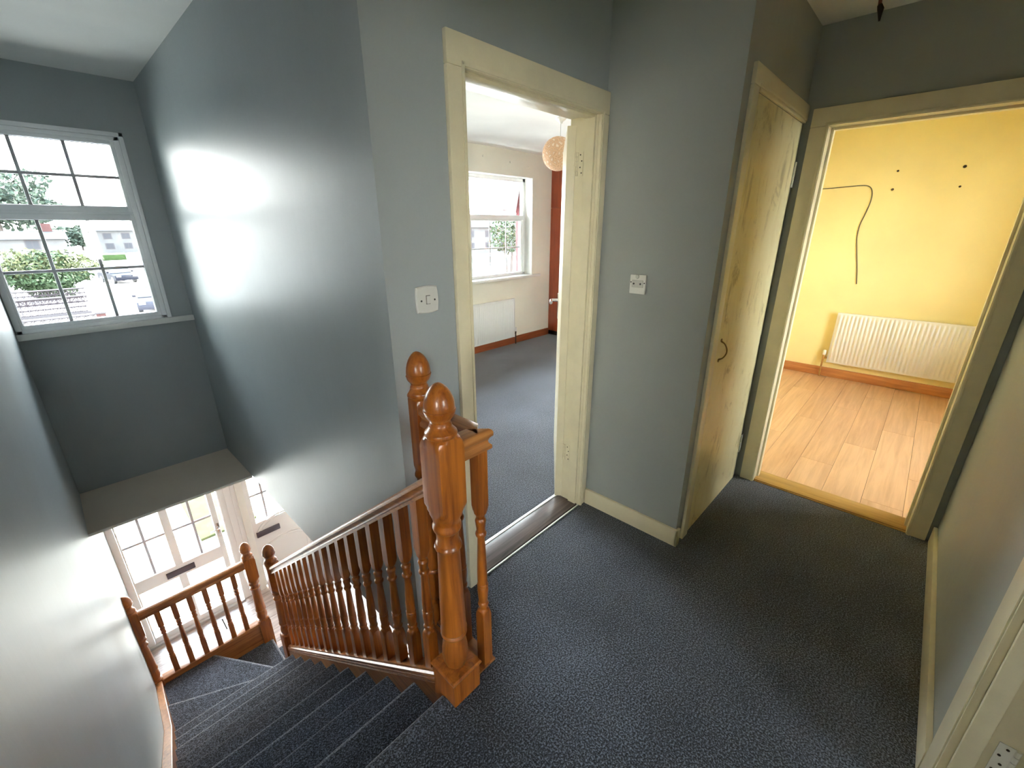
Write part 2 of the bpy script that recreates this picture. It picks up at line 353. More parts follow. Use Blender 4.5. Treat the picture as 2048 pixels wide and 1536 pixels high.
# ------------------------------------------------------------------ skirtings
def skirt(name, mt, pts, h=0.098, t=0.016):
    """boards standing on the floor: list of (x0,x1,y0,y1) footprints, chamfered top"""
    bm = bmesh.new()
    for f in pts: bm_box(bm, *f, 0.0, h, bev=0.005)
    o = obj(name, bm, mt); o['kind'] = 'structure'; return o
skirt('baseboard_switch_wall', W['trim'], [(XS-0.016, XS, YC-0.016, YD-0.02), (XS-0.016, XS+0.022, YC-0.016, YC)])
skirt('baseboard_right', W['trim'], [(1.43, XD-0.02, YR, YR+0.018)])
skirt('baseboard_bedroom_front', W['skirtx'], [(0.83, 5.14, YB-0.018, YB)], 0.10)
skirt('baseboard_yellow_far', W['skirty'], [(XY-0.018, XY, YYR, YYL)], 0.098)

# ------------------------------------------------------------------ door casings
def casing_x(name, y, x0, x1, top, wl, wr, dep, side=-1, lining=0.15, mt=None):
    """doorway in a wall that runs along x; face at y, room side = side"""
    mt = mt or W['trim']; f = y+side*0.018
    o = thing(name, '', None, (x0, y, 0)); o['kind'] = 'structure'; del o['label']
    wt = 0.088
    part('architrave', mt, o, [(x0-wl, x0, min(y, f), max(y, f), 0, top-0.0005)], 0.004)
    part('architrave', mt, o, [(x1, x1+wr, min(y, f), max(y, f), 0, top-0.0005)], 0.004)
    part('architrave', mt, o, [(x0-wl, x1+wr, min(y, f), max(y, f), top, top+wt)], 0.004)
    g = f+side*0.004
    part('bead', mt, o, [(x0-0.016, x0-0.004, min(f, g), max(f, g), 0, top+0.014)], 0.0018)
    part('bead', mt, o, [(x1+0.004, x1+0.016, min(f, g), max(f, g), 0, top+0.014)], 0.0018)
    part('bead', mt, o, [(x0-0.016, x1+0.016, min(f, g), max(f, g), top+0.004, top+0.016)], 0.0018)
    e = y-side*lining
    part('lining', mt, o, [(x0-0.013, x0, min(y, e), max(y, e), 0, top+0.014)], 0.001)
    part('lining', mt, o, [(x1, x1+0.013, min(y, e), max(y, e), 0, top+0.014)], 0.001)
    part('lining', mt, o, [(x0, x1, min(y, e), max(y, e), top, top+0.014)], 0.001)
    return o
def casing_y(name, x, y0, y1, top, wl, wr, side=-1, lining=0.14, mt=None):
    mt = mt or W['trim']; f = x+side*0.018; wt = 0.083
    o = thing(name, '', None, (x, y0, 0)); o['kind'] = 'structure'; del o['label']
    part('architrave', mt, o, [(min(x, f), max(x, f), y0-wl, y0, 0, top-0.0005)], 0.004)
    part('architrave', mt, o, [(min(x, f), max(x, f), y1, y1+wr, 0, top-0.0005)], 0.004)
    part('architrave', mt, o, [(min(x, f), max(x, f), y0-wl, y1+wr, top, top+wt)], 0.004)
    g = f+side*0.004
    part('bead', mt, o, [(min(f, g), max(f, g), y0-0.016, y0-0.004, 0, top+0.014)], 0.0018)
    part('bead', mt, o, [(min(f, g), max(f, g), y1+0.004, y1+0.016, 0, top+0.014)], 0.0018)
    part('bead', mt, o, [(min(f, g), max(f, g), y0-0.016, y1+0.016, top+0.004, top+0.016)], 0.0018)
    e = x-side*lining
    part('lining', mt, o, [(min(x, e), max(x, e), y0-0.012, y0, 0, top+0.012)], 0.001)
    part('lining', mt, o, [(min(x, e), max(x, e), y1, y1+0.012, 0, top+0.012)], 0.001)
    part('lining', mt, o, [(min(x, e), max(x, e), y0, y1, top, top+0.012)], 0.001)
    return o
c1 = casing_x('trim_1', YD, 1.058, 1.842, 2.014, 0.072, XS-1.843, 0.15)
part('door_stop', W['trim'], c1, [(1.058, 1.070, YD+0.012, YD+0.062, 0, 2.014), (1.830, 1.842, YD+0.012, YD+0.062, 0, 2.014), (1.07, 1.83, YD+0.012, YD+0.062, 2.002, 2.014)], 0.002)
c2 = casing_y('trim_2', XD, -0.223, 0.528, 2.012, 0.078, 0.080)
part('door_stop', W['trim'], c2, [(XD+0.05, XD+0.09, 0.516, 0.528, 0, 2.012), (XD+0.05, XD+0.09, -0.223, -0.211, 0, 2.012), (XD+0.05, XD+0.09, -0.211, 0.516, 2.0, 2.012)], 0.002)
part('striker_plate', W['brass'], c2, [(XD+0.112, XD+0.135, 0.524, 0.5285, 0.98, 1.06)], 0.001)
# third doorway, right beside the camera
o3 = casing_x('trim_3', YR, 0.51, 1.30, 2.02, 0.08, 0.117, 0.10, side=1, lining=0.1)
part('door_stop', W['trim'], o3, [(1.288, 1.30, YR-0.034, YR+0.002, 0, 2.02)], 0.002)
d5 = thing('door_5', '', None, (1.28, YR-0.09, 0)); d5['kind'] = 'structure'; del d5['label']
part('door_leaf', W['trimw'], d5, [(1.258, 1.298, YR-0.86, YR-0.098, 0.008, 2.01)], 0.003)
def hinge(parent, pos, axis, h=0.10, mt=None, screws=True):
    """butt hinge: knuckles on a vertical pin, one leaf with screws; axis = direction of the leaf in plan"""
    x, y, z = pos; ax, ay = axis; mt = mt or W['trim']
    bm = bmesh.new()
    for j in range(5):
        a = z-h/2+j*h/5
        bm_post(bm, [(a+0.001, 0.0055, 1), (a+h/5-0.001, 0.0055, 1)], (x, y), 10)
    n = (-ay, ax)
    p = [(x, y), (x+ax*0.032, y+ay*0.032)]
    q = [(p[0][0]-n[0]*0.001, p[0][1]-n[1]*0.001), (p[1][0]-n[0]*0.001, p[1][1]-n[1]*0.001), (p[1][0]+n[0]*0.001, p[1][1]+n[1]*0.001), (p[0][0]+n[0]*0.001, p[0][1]+n[1]*0.001)]
    bm_prism(bm, q, 'z', z-h/2, z+h/2)
    o = obj('hinge', bm, mt, parent)
    if screws:
        for j, (du, dz) in enumerate(((0.016, 0.038), (0.024, 0.012), (0.016, -0.014), (0.024, -0.038))):
            bm = bmesh.new(); cx, cy_ = x+ax*du, y+ay*du
            bm_tube(bm, [(cx-n[0]*0.0022, cy_-n[1]*0.0022, z+dz), (cx+n[0]*0.0022, cy_+n[1]*0.0022, z+dz)], 0.0032, 8)
            obj('screw', bm, W['dirt'], o)
    return o
hinge(c1, (1.8405, YD+0.103, 1.825), (0, -1)); hinge(c1, (1.8405, YD+0.103, 0.315), (0, -1))
hinge(o3, (1.2985, YR-0.083, 0.335), (0, 1), mt=W['trimw'])
hinge(o3, (1.296, YR-0.085, 1.75), (0, 1), mt=W['trimw'])
# thresholds
th = struct('trim_threshold_bedroom', B(1.058, 1.842, YD+0.004, YD+0.145, -0.03, 0.006, bev=0.004), W['thresh'], smooth=True)
struct('trim_carpet_strip', B(1.058, 1.842, YD-0.010, YD-0.003, 0, 0.006, bev=0.002), W['trimw'])
struct('trim_metal_strip', B(1.058, 1.842, YD+0.140, YD+0.158, 0.0, 0.009, bev=0.003), W['strip'])
struct('trim_threshold_yellow', B(XD+0.002, XD+0.142, -0.223, 0.528, -0.03, 0.012, bev=0.004), W['oak'], smooth=True)
struct('trim_carpet_edge', B(XD-0.006, XD+0.002, -0.223, 0.528, 0, 0.006, bev=0.002), W['oak'])

# ------------------------------------------------------------------ open bedroom door (door 1), seen on its hinge edge
hx, hy = 1.838, YD+0.114; th_ = math.radians(51.5); ux, uy = math.sin(th_), math.cos(th_); nx, ny = -uy, ux
d1 = thing('door_1', '', None, (hx, hy, 0)); d1['kind'] = 'structure'; del d1['label']
def dl(u, n): return (hx+ux*u+nx*n, hy+uy*u+ny*n)
def slab(parent, name, mt, u0, u1, n0, n1, z0, z1):
    bm = bmesh.new(); bm_prism(bm, [dl(u0, n0), dl(u1, n0), dl(u1, n1), dl(u0, n1)], 'z', z0, z1)
    bmesh.ops.recalc_face_normals(bm, faces=list(bm.faces)); bmesh.ops.bevel(bm, geom=list(bm.edges), offset=min(0.002, 0.3*abs(n1-n0)), segments=1, affect='EDGES')
    return obj(name, bm, mt, parent)
slab(d1, 'door_leaf', W['trim'], 0.003, 0.762, 0.0, 0.042, 0.008, 1.985)
hp = slab(d1, 'handle_plate', W['chrome'], 0.685, 0.725, 0.042, 0.047, 0.96, 1.13)
bm = bmesh.new(); a = dl(0.705, 0.047); b_ = dl(0.705, 0.085); c_ = dl(0.69, 0.093); e_ = dl(0.60, 0.093)
bm_tube(bm, [(*a, 1.085), (*b_, 1.085), (*c_, 1.085), (*dl(0.65, 0.094), 1.088), (*e_, 1.085)], [0.011, 0.010, 0.010, 0.009, 0.011], 10)
obj('door_handle', bm, W['chrome'], d1)
hinge(d1, (hx+0.001, hy-0.001, 1.825), (nx, ny), screws=False); hinge(d1, (hx+0.001, hy-0.001, 0.315), (nx, ny), screws=False)

# ------------------------------------------------------------------ closet door (door 2)
cf = thing('trim_4', '', None, (2.0, YC, 0)); cf['kind'] = 'structure'; del cf['label']
part('architrave', W['trim'], cf, [(1.968, 2.030, YC-0.016, YC, 0, 2.0445)], 0.004)
part('architrave', W['trim'], cf, [(1.968, 2.838, YC-0.016, YC, 2.045, 2.115)], 0.004)
part('lining', W['trim'], cf, [(2.03, 2.036, YC-0.004, YC+0.10, 0, 2.045), (2.792, 2.80, YC+0.012, YC+0.10, 0, 2.045), (2.036, 2.792, YC+0.03, YC+0.10, 2.036, 2.045)], 0.001)
part('architrave', W['trim'], cf, [(2.80, 2.818, YC-0.002, YC+0.004, 0, 2.045)], 0.001)
part('bead', W['trim'], cf, [(2.034, 2.80, YC-0.022, YC-0.010, 2.047, 2.057)], 0.003)
part('bead', W['trim'], cf, [(2.034, 2.80, YC-0.019, YC-0.008, 2.031, 2.043)], 0.003)
d2 = thing('door_2', '', None, (2.04, YC, 0)); d2['kind'] = 'structure'; del d2['label']
part('door_leaf', W['closet'], d2, [(2.039, 2.776, YC-0.010, YC+0.026, 0.006, 2.030)], 0.003)
bm = bmesh.new(); pts = []
for k in range(13):
    t = k/12; zz = 1.050-0.088*t; dd = 0.030*math.sin(PI*t)**0.6 if 0 < t < 1 else 0.0
    pts.append((2.085, YC-0.012-dd, zz))
bm_tube(bm, pts, [0.0045]+[0.0032]*11+[0.0045], 8); obj('door_handle', bm, W['brass'], d2)
for zz in (1.055, 0.957):
    bm = bmesh.new(); bm_tube(bm, [(2.085, YC-0.009, zz), (2.085, YC-0.014, zz)], 0.008, 12); obj('handle_rose', bm, W['brass'], d2)
hinge(d2, (2.783, YC-0.012, 1.80), (1, 0), 0.12, W['trimw'], False); hinge(d2, (2.783, YC-0.012, 0.25), (1, 0), 0.12, W['trimw'], False)

# ------------------------------------------------------------------ stair window (window 1)
w1 = thing('window_1', '', None, (0, YW, 0.93)); w1['kind'] = 'structure'; del w1['label']
xl = XL+0.004
part('reveal_trim', W['upvc'], w1, [(0.563, 0.587, YW-0.008, YW+0.05, 0.93, 2.135), (xl, 0.587, YW-0.008, YW+0.05, 2.110, 2.135)], 0.003)
part('window_frame', W['upvc'], w1, [(xl, xl+0.03, YW+0.004, YW+0.08, 0.93, 2.11), (0.533, 0.563, YW+0.004, YW+0.08, 0.93, 2.11), (xl, 0.563, YW+0.004, YW+0.08, 2.085, 2.11), (xl, 0.563, YW+0.004, YW+0.08, 0.93, 0.955)], 0.004)
part('window_frame', W['upvc'], w1, [(xl, 0.56, YW+0.012, YW+0.075, 1.612, 1.680)], 0.004)
for (z0, z1) in ((1.655, 2.098), (0.945, 1.64)):
    s = part('sash', W['upvc'], w1, [(xl+0.026, -0.157, YW+0.008, YW+0.06, z0, z1), (0.510, 0.548, YW+0.008, YW+0.06, z0, z1), (xl+0.026, 0.548, YW+0.0085, YW+0.06, z1-0.036, z1), (xl+0.026, 0.548, YW+0.0085, YW+0.06, z0, z0+0.036)], 0.005)
    part('gasket', W['black'], s, [(-0.157, -0.155, YW+0.018, YW+0.03, z0+0.036, z1-0.036), (0.508, 0.510, YW+0.018, YW+0.03, z0+0.036, z1-0.036), (-0.157, 0.51, YW+0.018, YW+0.03, z0+0.036, z0+0.038), (-0.157, 0.51, YW+0.018, YW+0.03, z1-0.038, z1-0.036)], 0)
    part('pane', W['glass'], s, [(-0.157, 0.510, YW+0.020, YW+0.024, z0+0.03, z1-0.03)], 0)
def bars(parent, mt, xs, zs, x0, x1, z0, z1, y, wd=0.018):
    for x in xs: part('glazing_bar', mt, parent, [(x-wd/2, x+wd/2, y, y+0.008, z0, z1)], 0.002)
    for z in zs: part('glazing_bar', mt, parent, [(x0, x1, y+0.0005, y+0.0085, z-wd/2, z+wd/2)], 0.002)
bars(w1, W['muntin'], (0.061, 0.292), (1.868,), -0.157, 0.51, 1.69, 2.062, YW+0.026)
bars(w1, W['muntin'], (0.061, 0.292), (1.300,), -0.157, 0.51, 0.98, 1.605, YW+0.026)
part('window_sill', W['trimw'], w1, [(XL+0.001, XR-0.001, YW-0.030, YW+0.008, 0.895, 0.934)], 0.005)

# ------------------------------------------------------------------ bedroom window (window 2)
w2 = thing('window_2', '', None, (4, YB, 0.93)); w2['kind'] = 'structure'; del w2['label']
yf = 4.235
part('reveal', W['trimw'], w2, [(4.749, 4.757, YB-0.001, yf+0.02, 0.925, 2.165), (1.9, 4.757, YB-0.001, yf+0.02, 2.158, 2.166)], 0.001)
part('window_frame', W['upvc'], w2, [(4.705, 4.749, yf, yf+0.06, 0.93, 2.158), (1.9, 1.95, yf, yf+0.06, 0.93, 2.158), (1.9, 4.749, yf, yf+0.06, 2.112, 2.158), (1.9, 4.749, yf, yf+0.06, 0.925, 0.957), (3.42, 3.47, yf, yf+0.06, 0.93, 2.158)], 0.004)
part('window_frame', W['upvc'], w2, [(1.9, 4.74, yf-0.004, yf+0.055, 1.648, 1.702)], 0.004)
part('sash', W['upvc'], w2, [(4.672, 4.705, yf+0.006, yf+0.05, 0.945, 1.648), (3.47, 3.50, yf+0.006, yf+0.05, 0.945, 1.648), (3.47, 4.705, yf+0.0065, yf+0.05, 0.945, 0.962), (3.47, 4.705, yf+0.0065, yf+0.05, 1.63, 1.648)], 0.003)
part('pane', W['glass'], w2, [(3.5, 4.672, yf+0.02, yf+0.024, 0.96, 1.64)], 0)
part('pane', W['glass'], w2, [(1.94, 3.43, yf+0.02, yf+0.024, 0.94, 2.13)], 0)
bars(w2, W['upvc'], (3.78, 4.10, 4.405), (1.293,), 3.5, 4.672, 0.96, 1.64, yf+0.026, 0.016)
part('window_sill', W['trimw'], w2, [(1.85, 4.915, YB-0.035, yf, 0.893, 0.926)], 0.006)
part('outer_reveal', plain('pink_masonry_paint', (0.10, 0.022, 0.026), 0.8), w2, [(4.700, 4.752, yf+0.061, 4.358, 0.925, 2.16)], 0)
# top-hung vent, swung out at the bottom
vent = bmesh.new(); zt, zb = 2.112, 1.70; L = zt-zb
for (a, b2, c, d) in ((3.475, 3.51, 0, L), (4.665, 4.70, 0, L), (3.475, 4.70, 0, 0.035), (3.475, 4.70, L-0.035, L)): bm_box(vent, a, b2, 0, 0.035, -d, -c, bev=0.003)
ang = math.radians(14)
MV = Matrix.Translation((0, yf+0.03, zt)) @ Matrix.Rotation(ang, 4, 'X')
bmesh.ops.transform(vent, matrix=MV, verts=list(vent.verts)); vo = obj('vent_sash', vent, W['upvc'], w2)
g = B(3.51, 4.665, 0.015, 0.019, -L+0.03, -0.03); bmesh.ops.transform(g, matrix=MV, verts=list(g.verts)); obj('pane', g, W['glass'], vo)
for x in (4.03, 4.35):
    g = B(x-0.006, x+0.006, 0.02, 0.028, -L+0.03, -0.03); bmesh.ops.transform(g, matrix=MV, verts=list(g.verts)); obj('glazing_bar', g, W['muntin'], vo)
g = bmesh.new(); bm_tube(g, [(4.10, yf+0.01, 1.705), (4.09, yf+0.06, 1.75), (4.08, yf+0.10, 1.80)], 0.005, 8); obj('window_stay', g, W['upvc'], w2)

# simple windows for the yellow room and the bathroom
def simple_window(name, x0, x1, y, z0, z1):
    o = thing(name, '', None, (x0, y, z0)); o['kind'] = 'structure'; del o['label']
    part('window_frame', W['upvc'], o, [(x0, x0+0.06, y-0.08, y-0.02, z0, z1), (x1-0.06, x1, y-0.08, y-0.02, z0, z1), (x0, x1, y-0.08, y-0.02, z0, z0+0.06), (x0, x1, y-0.08, y-0.02, z1-0.06, z1), ((x0+x1)/2-0.03, (x0+x1)/2+0.03, y-0.08, y-0.02, z0, z1)], 0.004)
    part('pane', W['glass'], o, [(x0+0.06, x1-0.06, y-0.05, y-0.046, z0+0.06, z1-0.06)], 0)
simple_window('window_3', 3.05, 4.4, YYR, 0.82, 2.18)
simple_window('window_4', 0.3, 0.86, -2.25, 1.0, 1.95)

# ------------------------------------------------------------------ staircase
st = thing('staircase', 'dark carpeted staircase with varnished pine strings going down to the front door', 'staircase', (0.2, 2.0, HF))
def step_profile(yb, yn, z, th=0.05):
    """side outline of a carpeted step: tread z from yb to rounded nose yn, then riser face set back"""
    r = 0.016; pts = [(yb, z)]
    for k in range(7):
        t = PI/2-PI*k/6; pts.append((yn-r+r*math.cos(t), z-r+r*math.sin(t)))
    pts += [(yn-0.022, z-2*r-0.004), (yn-0.022, z-RISE-0.01), (yb, z-RISE-0.01)]
    return pts
def nose_highlight(o, yn, z):  # paler nose faces paint the light catching the step edge
    o.data.materials.append(W['carpetlit'])
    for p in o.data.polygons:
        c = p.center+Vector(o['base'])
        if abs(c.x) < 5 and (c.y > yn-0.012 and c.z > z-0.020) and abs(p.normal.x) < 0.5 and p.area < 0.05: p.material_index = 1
bm = bmesh.new(); bm_prism(bm, step_profile(Y0-0.06, Y0, 0.001), 'x', XL+0.002, 0.600); nose_highlight(obj('step', bm, W['carpet'], st), Y0, 0)
for i in range(1, 10):
    yn = Y0+GO*i; bm = bmesh.new(); bm_prism(bm, step_profile(yn-GO-0.035, yn, -RISE*i), 'x', -0.162, XSI+0.002); nose_highlight(obj('step', bm, W['carpet'], st), yn, -RISE*i)
def winder(poly, n0, n1, z, drop=RISE+0.01):
    """poly in plan; nosing edge n0-n1 gets a rounded carpet lip"""
    bm = bmesh.new(); bm_prism(bm, poly, 'z', z-drop, z)
    d = Vector((n1[0]-n0[0], n1[1]-n0[1], 0)).normalized()
    obj('winder_step', bm, W['carpet'], st)
    bm = bmesh.new(); bm_tube(bm, [(n0[0], n0[1], z-0.015), (n1[0], n1[1], z-0.015)], 0.016, 12); obj('nosing', bm, W['carpetlit'], st)
y9 = Y0+GO*9; YX = 3.905
winder([(-0.162, y9-0.03), (XSI, y9-0.03), (XSI, 3.085), (-0.162, 3.475)], (-0.162, 3.475), (XSI, 3.085), -RISE*10)
winder([(XSI, 3.07), (-0.162, 3.45), (-0.162, YX), (0.205, YX), (0.60, 3.28), (XSI, 3.26)], (0.205, YX), (0.61, 3.265), -RISE*11)
winder([(0.58, 3.27), (0.19, YX-0.01), (0.19, YX), (0.655, YX), (0.655, 3.265)], (0.655, YX), (0.655, 3.265), -RISE*12)
winder([(0.63, 3.265), (0.63, YX+0.02), (0.90, YX+0.02), (0.90, 3.265)], (0.90, YX+0.02), (0.90, 3.265), -RISE*13, RISE)
# strings
def yz_prism(name, mt, parent, x0, x1, pts, bev=0.004):
    bm = bmesh.new(); bm_prism(bm, pts, 'x', x0, x1); bmesh.ops.recalc_face_normals(bm, faces=list(bm.faces))
    bmesh.ops.bevel(bm, geom=list(bm.edges), offset=bev, segments=2, affect='EDGES'); return obj(name, bm, mt, parent)
yz_prism('string', W['woody'], st, XSI, 0.662, [(0.955, nose(0.955)+0.018), (3.15, nose(3.15)+0.018), (3.15, nose(3.15)-0.30), (0.955, nose(0.955)-0.30)])
yz_prism('string', W['woody'], st, XL+0.001, -0.160, [(0.80, 0.055), (Y0+0.02, 0.055), (3.05, nose(3.05)+0.055), (3.93, -2.02), (3.93, -2.35), (3.05, nose(3.05)-0.25), (Y0, -0.22), (0.80, -0.10)])
bm = bmesh.new(); bm_box(bm, -0.17, 0.60, YX, YX+0.045, -2.42, -2.035, bev=0.004); obj('string', bm, W['woodx'], st)
part('string_panel', W['woodx'], st, [(XSI+0.002, 0.655, 1.0, 3.15, HF, HF+0.02)], 0.002)
sp = bmesh.new(); bm_prism(sp, [(0.95, nose(0.95)-0.30), (3.15, nose(3.15)-0.30), (3.15, HF), (0.95, HF)], 'x', XSI+0.004, XSI+0.016); obj('spandrel_panel', sp, W['hallwall'], st)

# ------------------------------------------------------------------ turned posts
def newel_mesh(zf, zbase, zlow, ztop, s=0.045):
    """square base up to zbase, turned shaft to zlow, square block zlow..ztop, moulded neck above"""
    BIG = 1.0
    p = [(zf, BIG, s+0.002), (zbase-0.03, BIG, s+0.002), (zbase-0.004, s*1.12, s+0.002), (zbase, 0.040, BIG)]
    H = zlow-zbase; f = lambda t: zbase+H*t
    for t, r in ((0.005, 0.034), (0.02, 0.037), (0.045, 0.042), (0.08, 0.0445), (0.13, 0.0435), (0.18, 0.039), (0.212, 0.0355), (0.222, 0.036), (0.226, 0.042), (0.236, 0.0445), (0.246, 0.042), (0.25, 0.0405), (0.254, 0.0425), (0.264, 0.0455), (0.276, 0.0435), (0.30, 0.0425), (0.45, 0.0405), (0.65, 0.0375), (0.79, 0.0350), (0.80, 0.0365), (0.805, 0.041), (0.818, 0.0435), (0.832, 0.041), (0.838, 0.0375), (0.86, 0.035), (0.885, 0.0345), (0.91, 0.0375), (0.918, 0.042), (0.93, 0.0445), (0.945, 0.0445), (0.96, 0.041), (0.97, 0.041)):
        p.append((f(t), r, BIG))
    p += [(zlow-0.004, 0.0445, BIG), (zlow, 0.046, s), (zlow+0.012, 0.0505, s), (zlow+0.024, 0.0565, s), (zlow+0.040, 0.066, s), (ztop-0.035, 0.066, s), (ztop-0.018, 0.060, s), (ztop-0.006, 0.052, s), (ztop, 0.0445, s)]
    return p
def acorn(zt):
    BIG = 1.0
    return [(zt+a, r, BIG) for a, r in ((-0.004, 0.040), (0.002, 0.0455), (0.008, 0.047), (0.014, 0.0455), (0.022, 0.038), (0.030, 0.032), (0.034, 0.0325), (0.038, 0.031), (0.043, 0.0285), (0.049, 0.0300), (0.056, 0.0365), (0.064, 0.0415), (0.073, 0.0440), (0.0765, 0.0455), (0.080, 0.0458), (0.082, 0.0430), (0.084, 0.0438), (0.095, 0.0432), (0.108, 0.0412), (0.120, 0.0375), (0.132, 0.0318), (0.142, 0.0248), (0.150, 0.0165), (0.155, 0.0090), (0.1575, 0.0008))]
def clipbm(bm, co, no):
    r = bmesh.ops.bisect_plane(bm, geom=list(bm.verts)+list(bm.edges)+list(bm.faces), plane_co=co, plane_no=no, clear_outer=True)
    ed = [e for e in r['geom_cut'] if isinstance(e, bmesh.types.BMEdge)]
    try: bmesh.ops.holes_fill(bm, edges=ed)
    except Exception: pass
def newel(parent, c, zf, zbase, zlow, ztop, clip=None, s=0.045, casing=None):
    x, y = c
    bm = bmesh.new(); bm_post(bm, newel_mesh(zf, zbase, zlow, ztop, s), c, 40)
    if clip: clipbm(bm, *clip)
    o = obj('newel_post', bm, W['woodz'], parent, loc=(x, y, zf), ang=28)
    bm = bmesh.new(); bm_post(bm, acorn(ztop), c, 32)
    if clip: clipbm(bm, *clip)
    obj('acorn_finial', bm, W['woodz'], o, ang=28)
    if casing:
        bm = bmesh.new(); q = 0.058
        bm_box(bm, x-q, x+q, y-q, y+q, zf, casing-0.016, bev=0.002)
        vs = [[bm.verts.new((x+a*e, y+b2*e, zz)) for a, b2 in ((-1, -1), (1, -1), (1, 1), (-1, 1))] for e, zz in ((q+0.004, casing-0.018), (q+0.006, casing-0.010), (q+0.002, casing-0.002), (q-0.010, casing))]
        for a, b2 in zip(vs, vs[1:]):
            for k in range(4): bm.faces.new((a[k], a[(k+1) % 4], b2[(k+1) % 4], b2[k]))
        bm.faces.new(vs[0][::-1]); bm.faces.new(vs[-1])
        obj('base_casing', bm, W['woodz'], o)
    return o
BAL = {}
def baluster_me(H, low=0.20, up=0.25):
    k = round(H, 3)
    if k in BAL: return BAL[k]
    s = 0.0195; g = 1.0; a, b2 = low, H-up; T = b2-a; f = lambda t: a+T*t
    p = [(0, g, s), (a-0.03, g, s), (a-0.018, 0.0255, s), (a-0.006, 0.021, s), (a, 0.0165, g)]
    for t, r in ((0.01, 0.0150), (0.03, 0.0145), (0.04, 0.0185), (0.055, 0.0195), (0.07, 0.0180), (0.08, 0.0155), (0.11, 0.0170), (0.20, 0.0195), (0.235, 0.0190), (0.25, 0.0165), (0.262, 0.0195), (0.275, 0.0195), (0.285, 0.0175), (0.30, 0.0180), (0.42, 0.0175), (0.60, 0.0150), (0.76, 0.0125), (0.78, 0.0130), (0.79, 0.0175), (0.81, 0.0190), (0.825, 0.0175), (0.835, 0.0145), (0.87, 0.0150), (0.92, 0.0175), (0.94, 0.0185), (0.955, 0.0165), (0.965, 0.0140), (0.98, 0.0140)):
        p.append((f(t), r, g))
    p += [(b2, 0.0165, g), (b2+0.006, 0.0205, s), (b2+0.02, 0.0250, s), (b2+0.035, g, s), (H, g, s)]
    bm = bmesh.new(); bm_post(bm, p, (0, 0), 24); bmesh.ops.recalc_face_normals(bm, faces=list(bm.faces))
    me = bpy.data.meshes.new('baluster'); bm.to_mesh(me); bm.free(); smooth_me(me, 28); me.materials.append(W['woodz']); BAL[k] = me; return me
def baluster(parent, x, y, z0, H, **kw):
    o = bpy.data.objects.new('baluster', baluster_me(H, **kw)); col.objects.link(o); o.parent = parent
    o.location = Vector((x, y, z0))-Vector(parent['base']); return o
RAILP = [(-0.031, 0.0), (-0.031, 0.012), (-0.024, 0.018), (-0.022, 0.026), (-0.026, 0.036), (-0.034, 0.044), (-0.034, 0.056), (-0.031, 0.063), (-0.024, 0.067)]
RAILP = RAILP+[(-a, b) for a, b in RAILP[::-1]]
def rail(parent, p0, p1, mt, name='handrail', prof=RAILP, end0=None, end1=None):
    """moulded rail whose underside runs from p0 to p1; profile offset is sideways and plain vertical"""
    p0, p1 = Vector(p0), Vector(p1); d = p1-p0; sd = Vector((d.y, -d.x, 0)).normalized()
    bm = bmesh.new(); rings = []
    for p, e in ((p0, end0), (p1, end1)):
        ring = []
        for a, b in prof:
            q = p+sd*a+Vector((0, 0, b))
            if e: q = q+d.normalized()*(e*a)
            ring.append(bm.verts.new(q))
        rings.append(ring)
    n = len(prof)
    for k in range(n): bm.faces.new((rings[0][k], rings[0][(k+1) % n], rings[1][(k+1) % n], rings[1][k]))
    bm.faces.new(rings[0]); bm.faces.new(rings[1][::-1])
    return obj(name, bm, mt, parent, ang=50)
AX, AY = 0.660, 0.900
# stair balustrade: top newel, foot newel, rail, cap and eighteen turned balusters
sb = thing('stair_balustrade', 'long sloping pine balustrade down the open side of the stairs with acorn topped posts', 'balustrade', (AX, AY, 0))
newel(sb, (AX, AY), -0.20, 0.115, 0.735, 1.0, casing=0.122)
newel(sb, (AX, 3.2), HF, -1.60, -1.14, -0.872, s=0.047)
rl = lambda y: 1.543-0.79*y
rail(sb, (AX, AY+0.04, rl(AY+0.04)), (AX, 3.16, rl(3.16)), W['woody'])
cp = [(-0.036, -0.018), (-0.036, -0.006), (-0.030, -0.003), (-0.036, 0.002), (-0.036, 0.014), (-0.028, 0.020), (-0.028, 0.030), (0.028, 0.030), (0.028, 0.020), (0.036, 0.014), (0.036, -0.018)]
cz = lambda y: 0.768-0.79*y
rail(sb, (AX, AY+0.055, cz(AY+0.055)), (AX, 3.155, cz(3.155)), W['woody'], 'base_rail', cp)
for k in range(18):
    y = 1.052+0.1185*k; z0 = cz(y)+0.012; baluster(sb, AX, y, z0, 0.785)
# landing balustrade: short return, corner, long side, half newel at the wall
lb = thing('landing_balustrade', 'short level pine balustrade on the landing beside the bedroom door frame', 'balustrade', (0.80, 1.0, 0))
GX = 0.795; GY = 0.897
RZ = 0.906
newel(lb, (0.803, 1.205), -0.20, 0.10, 0.735, 1.0, clip=((0, YD-0.001, 0), (0, 1, 0)))
rail(lb, (AX+0.04, GY, RZ), (GX, GY, RZ), W['woodx'], end1=1.0)
rail(lb, (GX, GY, RZ), (GX, 1.17, RZ), W['woody'], end0=1.0)
gp = [(-0.033, 0.0), (-0.033, 0.010), (-0.028, 0.016), (0.028, 0.016), (0.033, 0.010), (0.033, 0.0)]
part('base_plate', W['woody'], lb, [(0.766, 0.822, 0.868, 1.165, 0.0, 0.010), (0.715, 0.766, 0.868, 0.926, 0.0, 0.010)], 0.003)
part('apron', W['woody'], lb, [(0.750, 0.764, 0.93, YD-0.002, -0.26, -0.001), (0.67, 0.764, 0.905, 0.93, -0.26, -0.001)], 0.002)
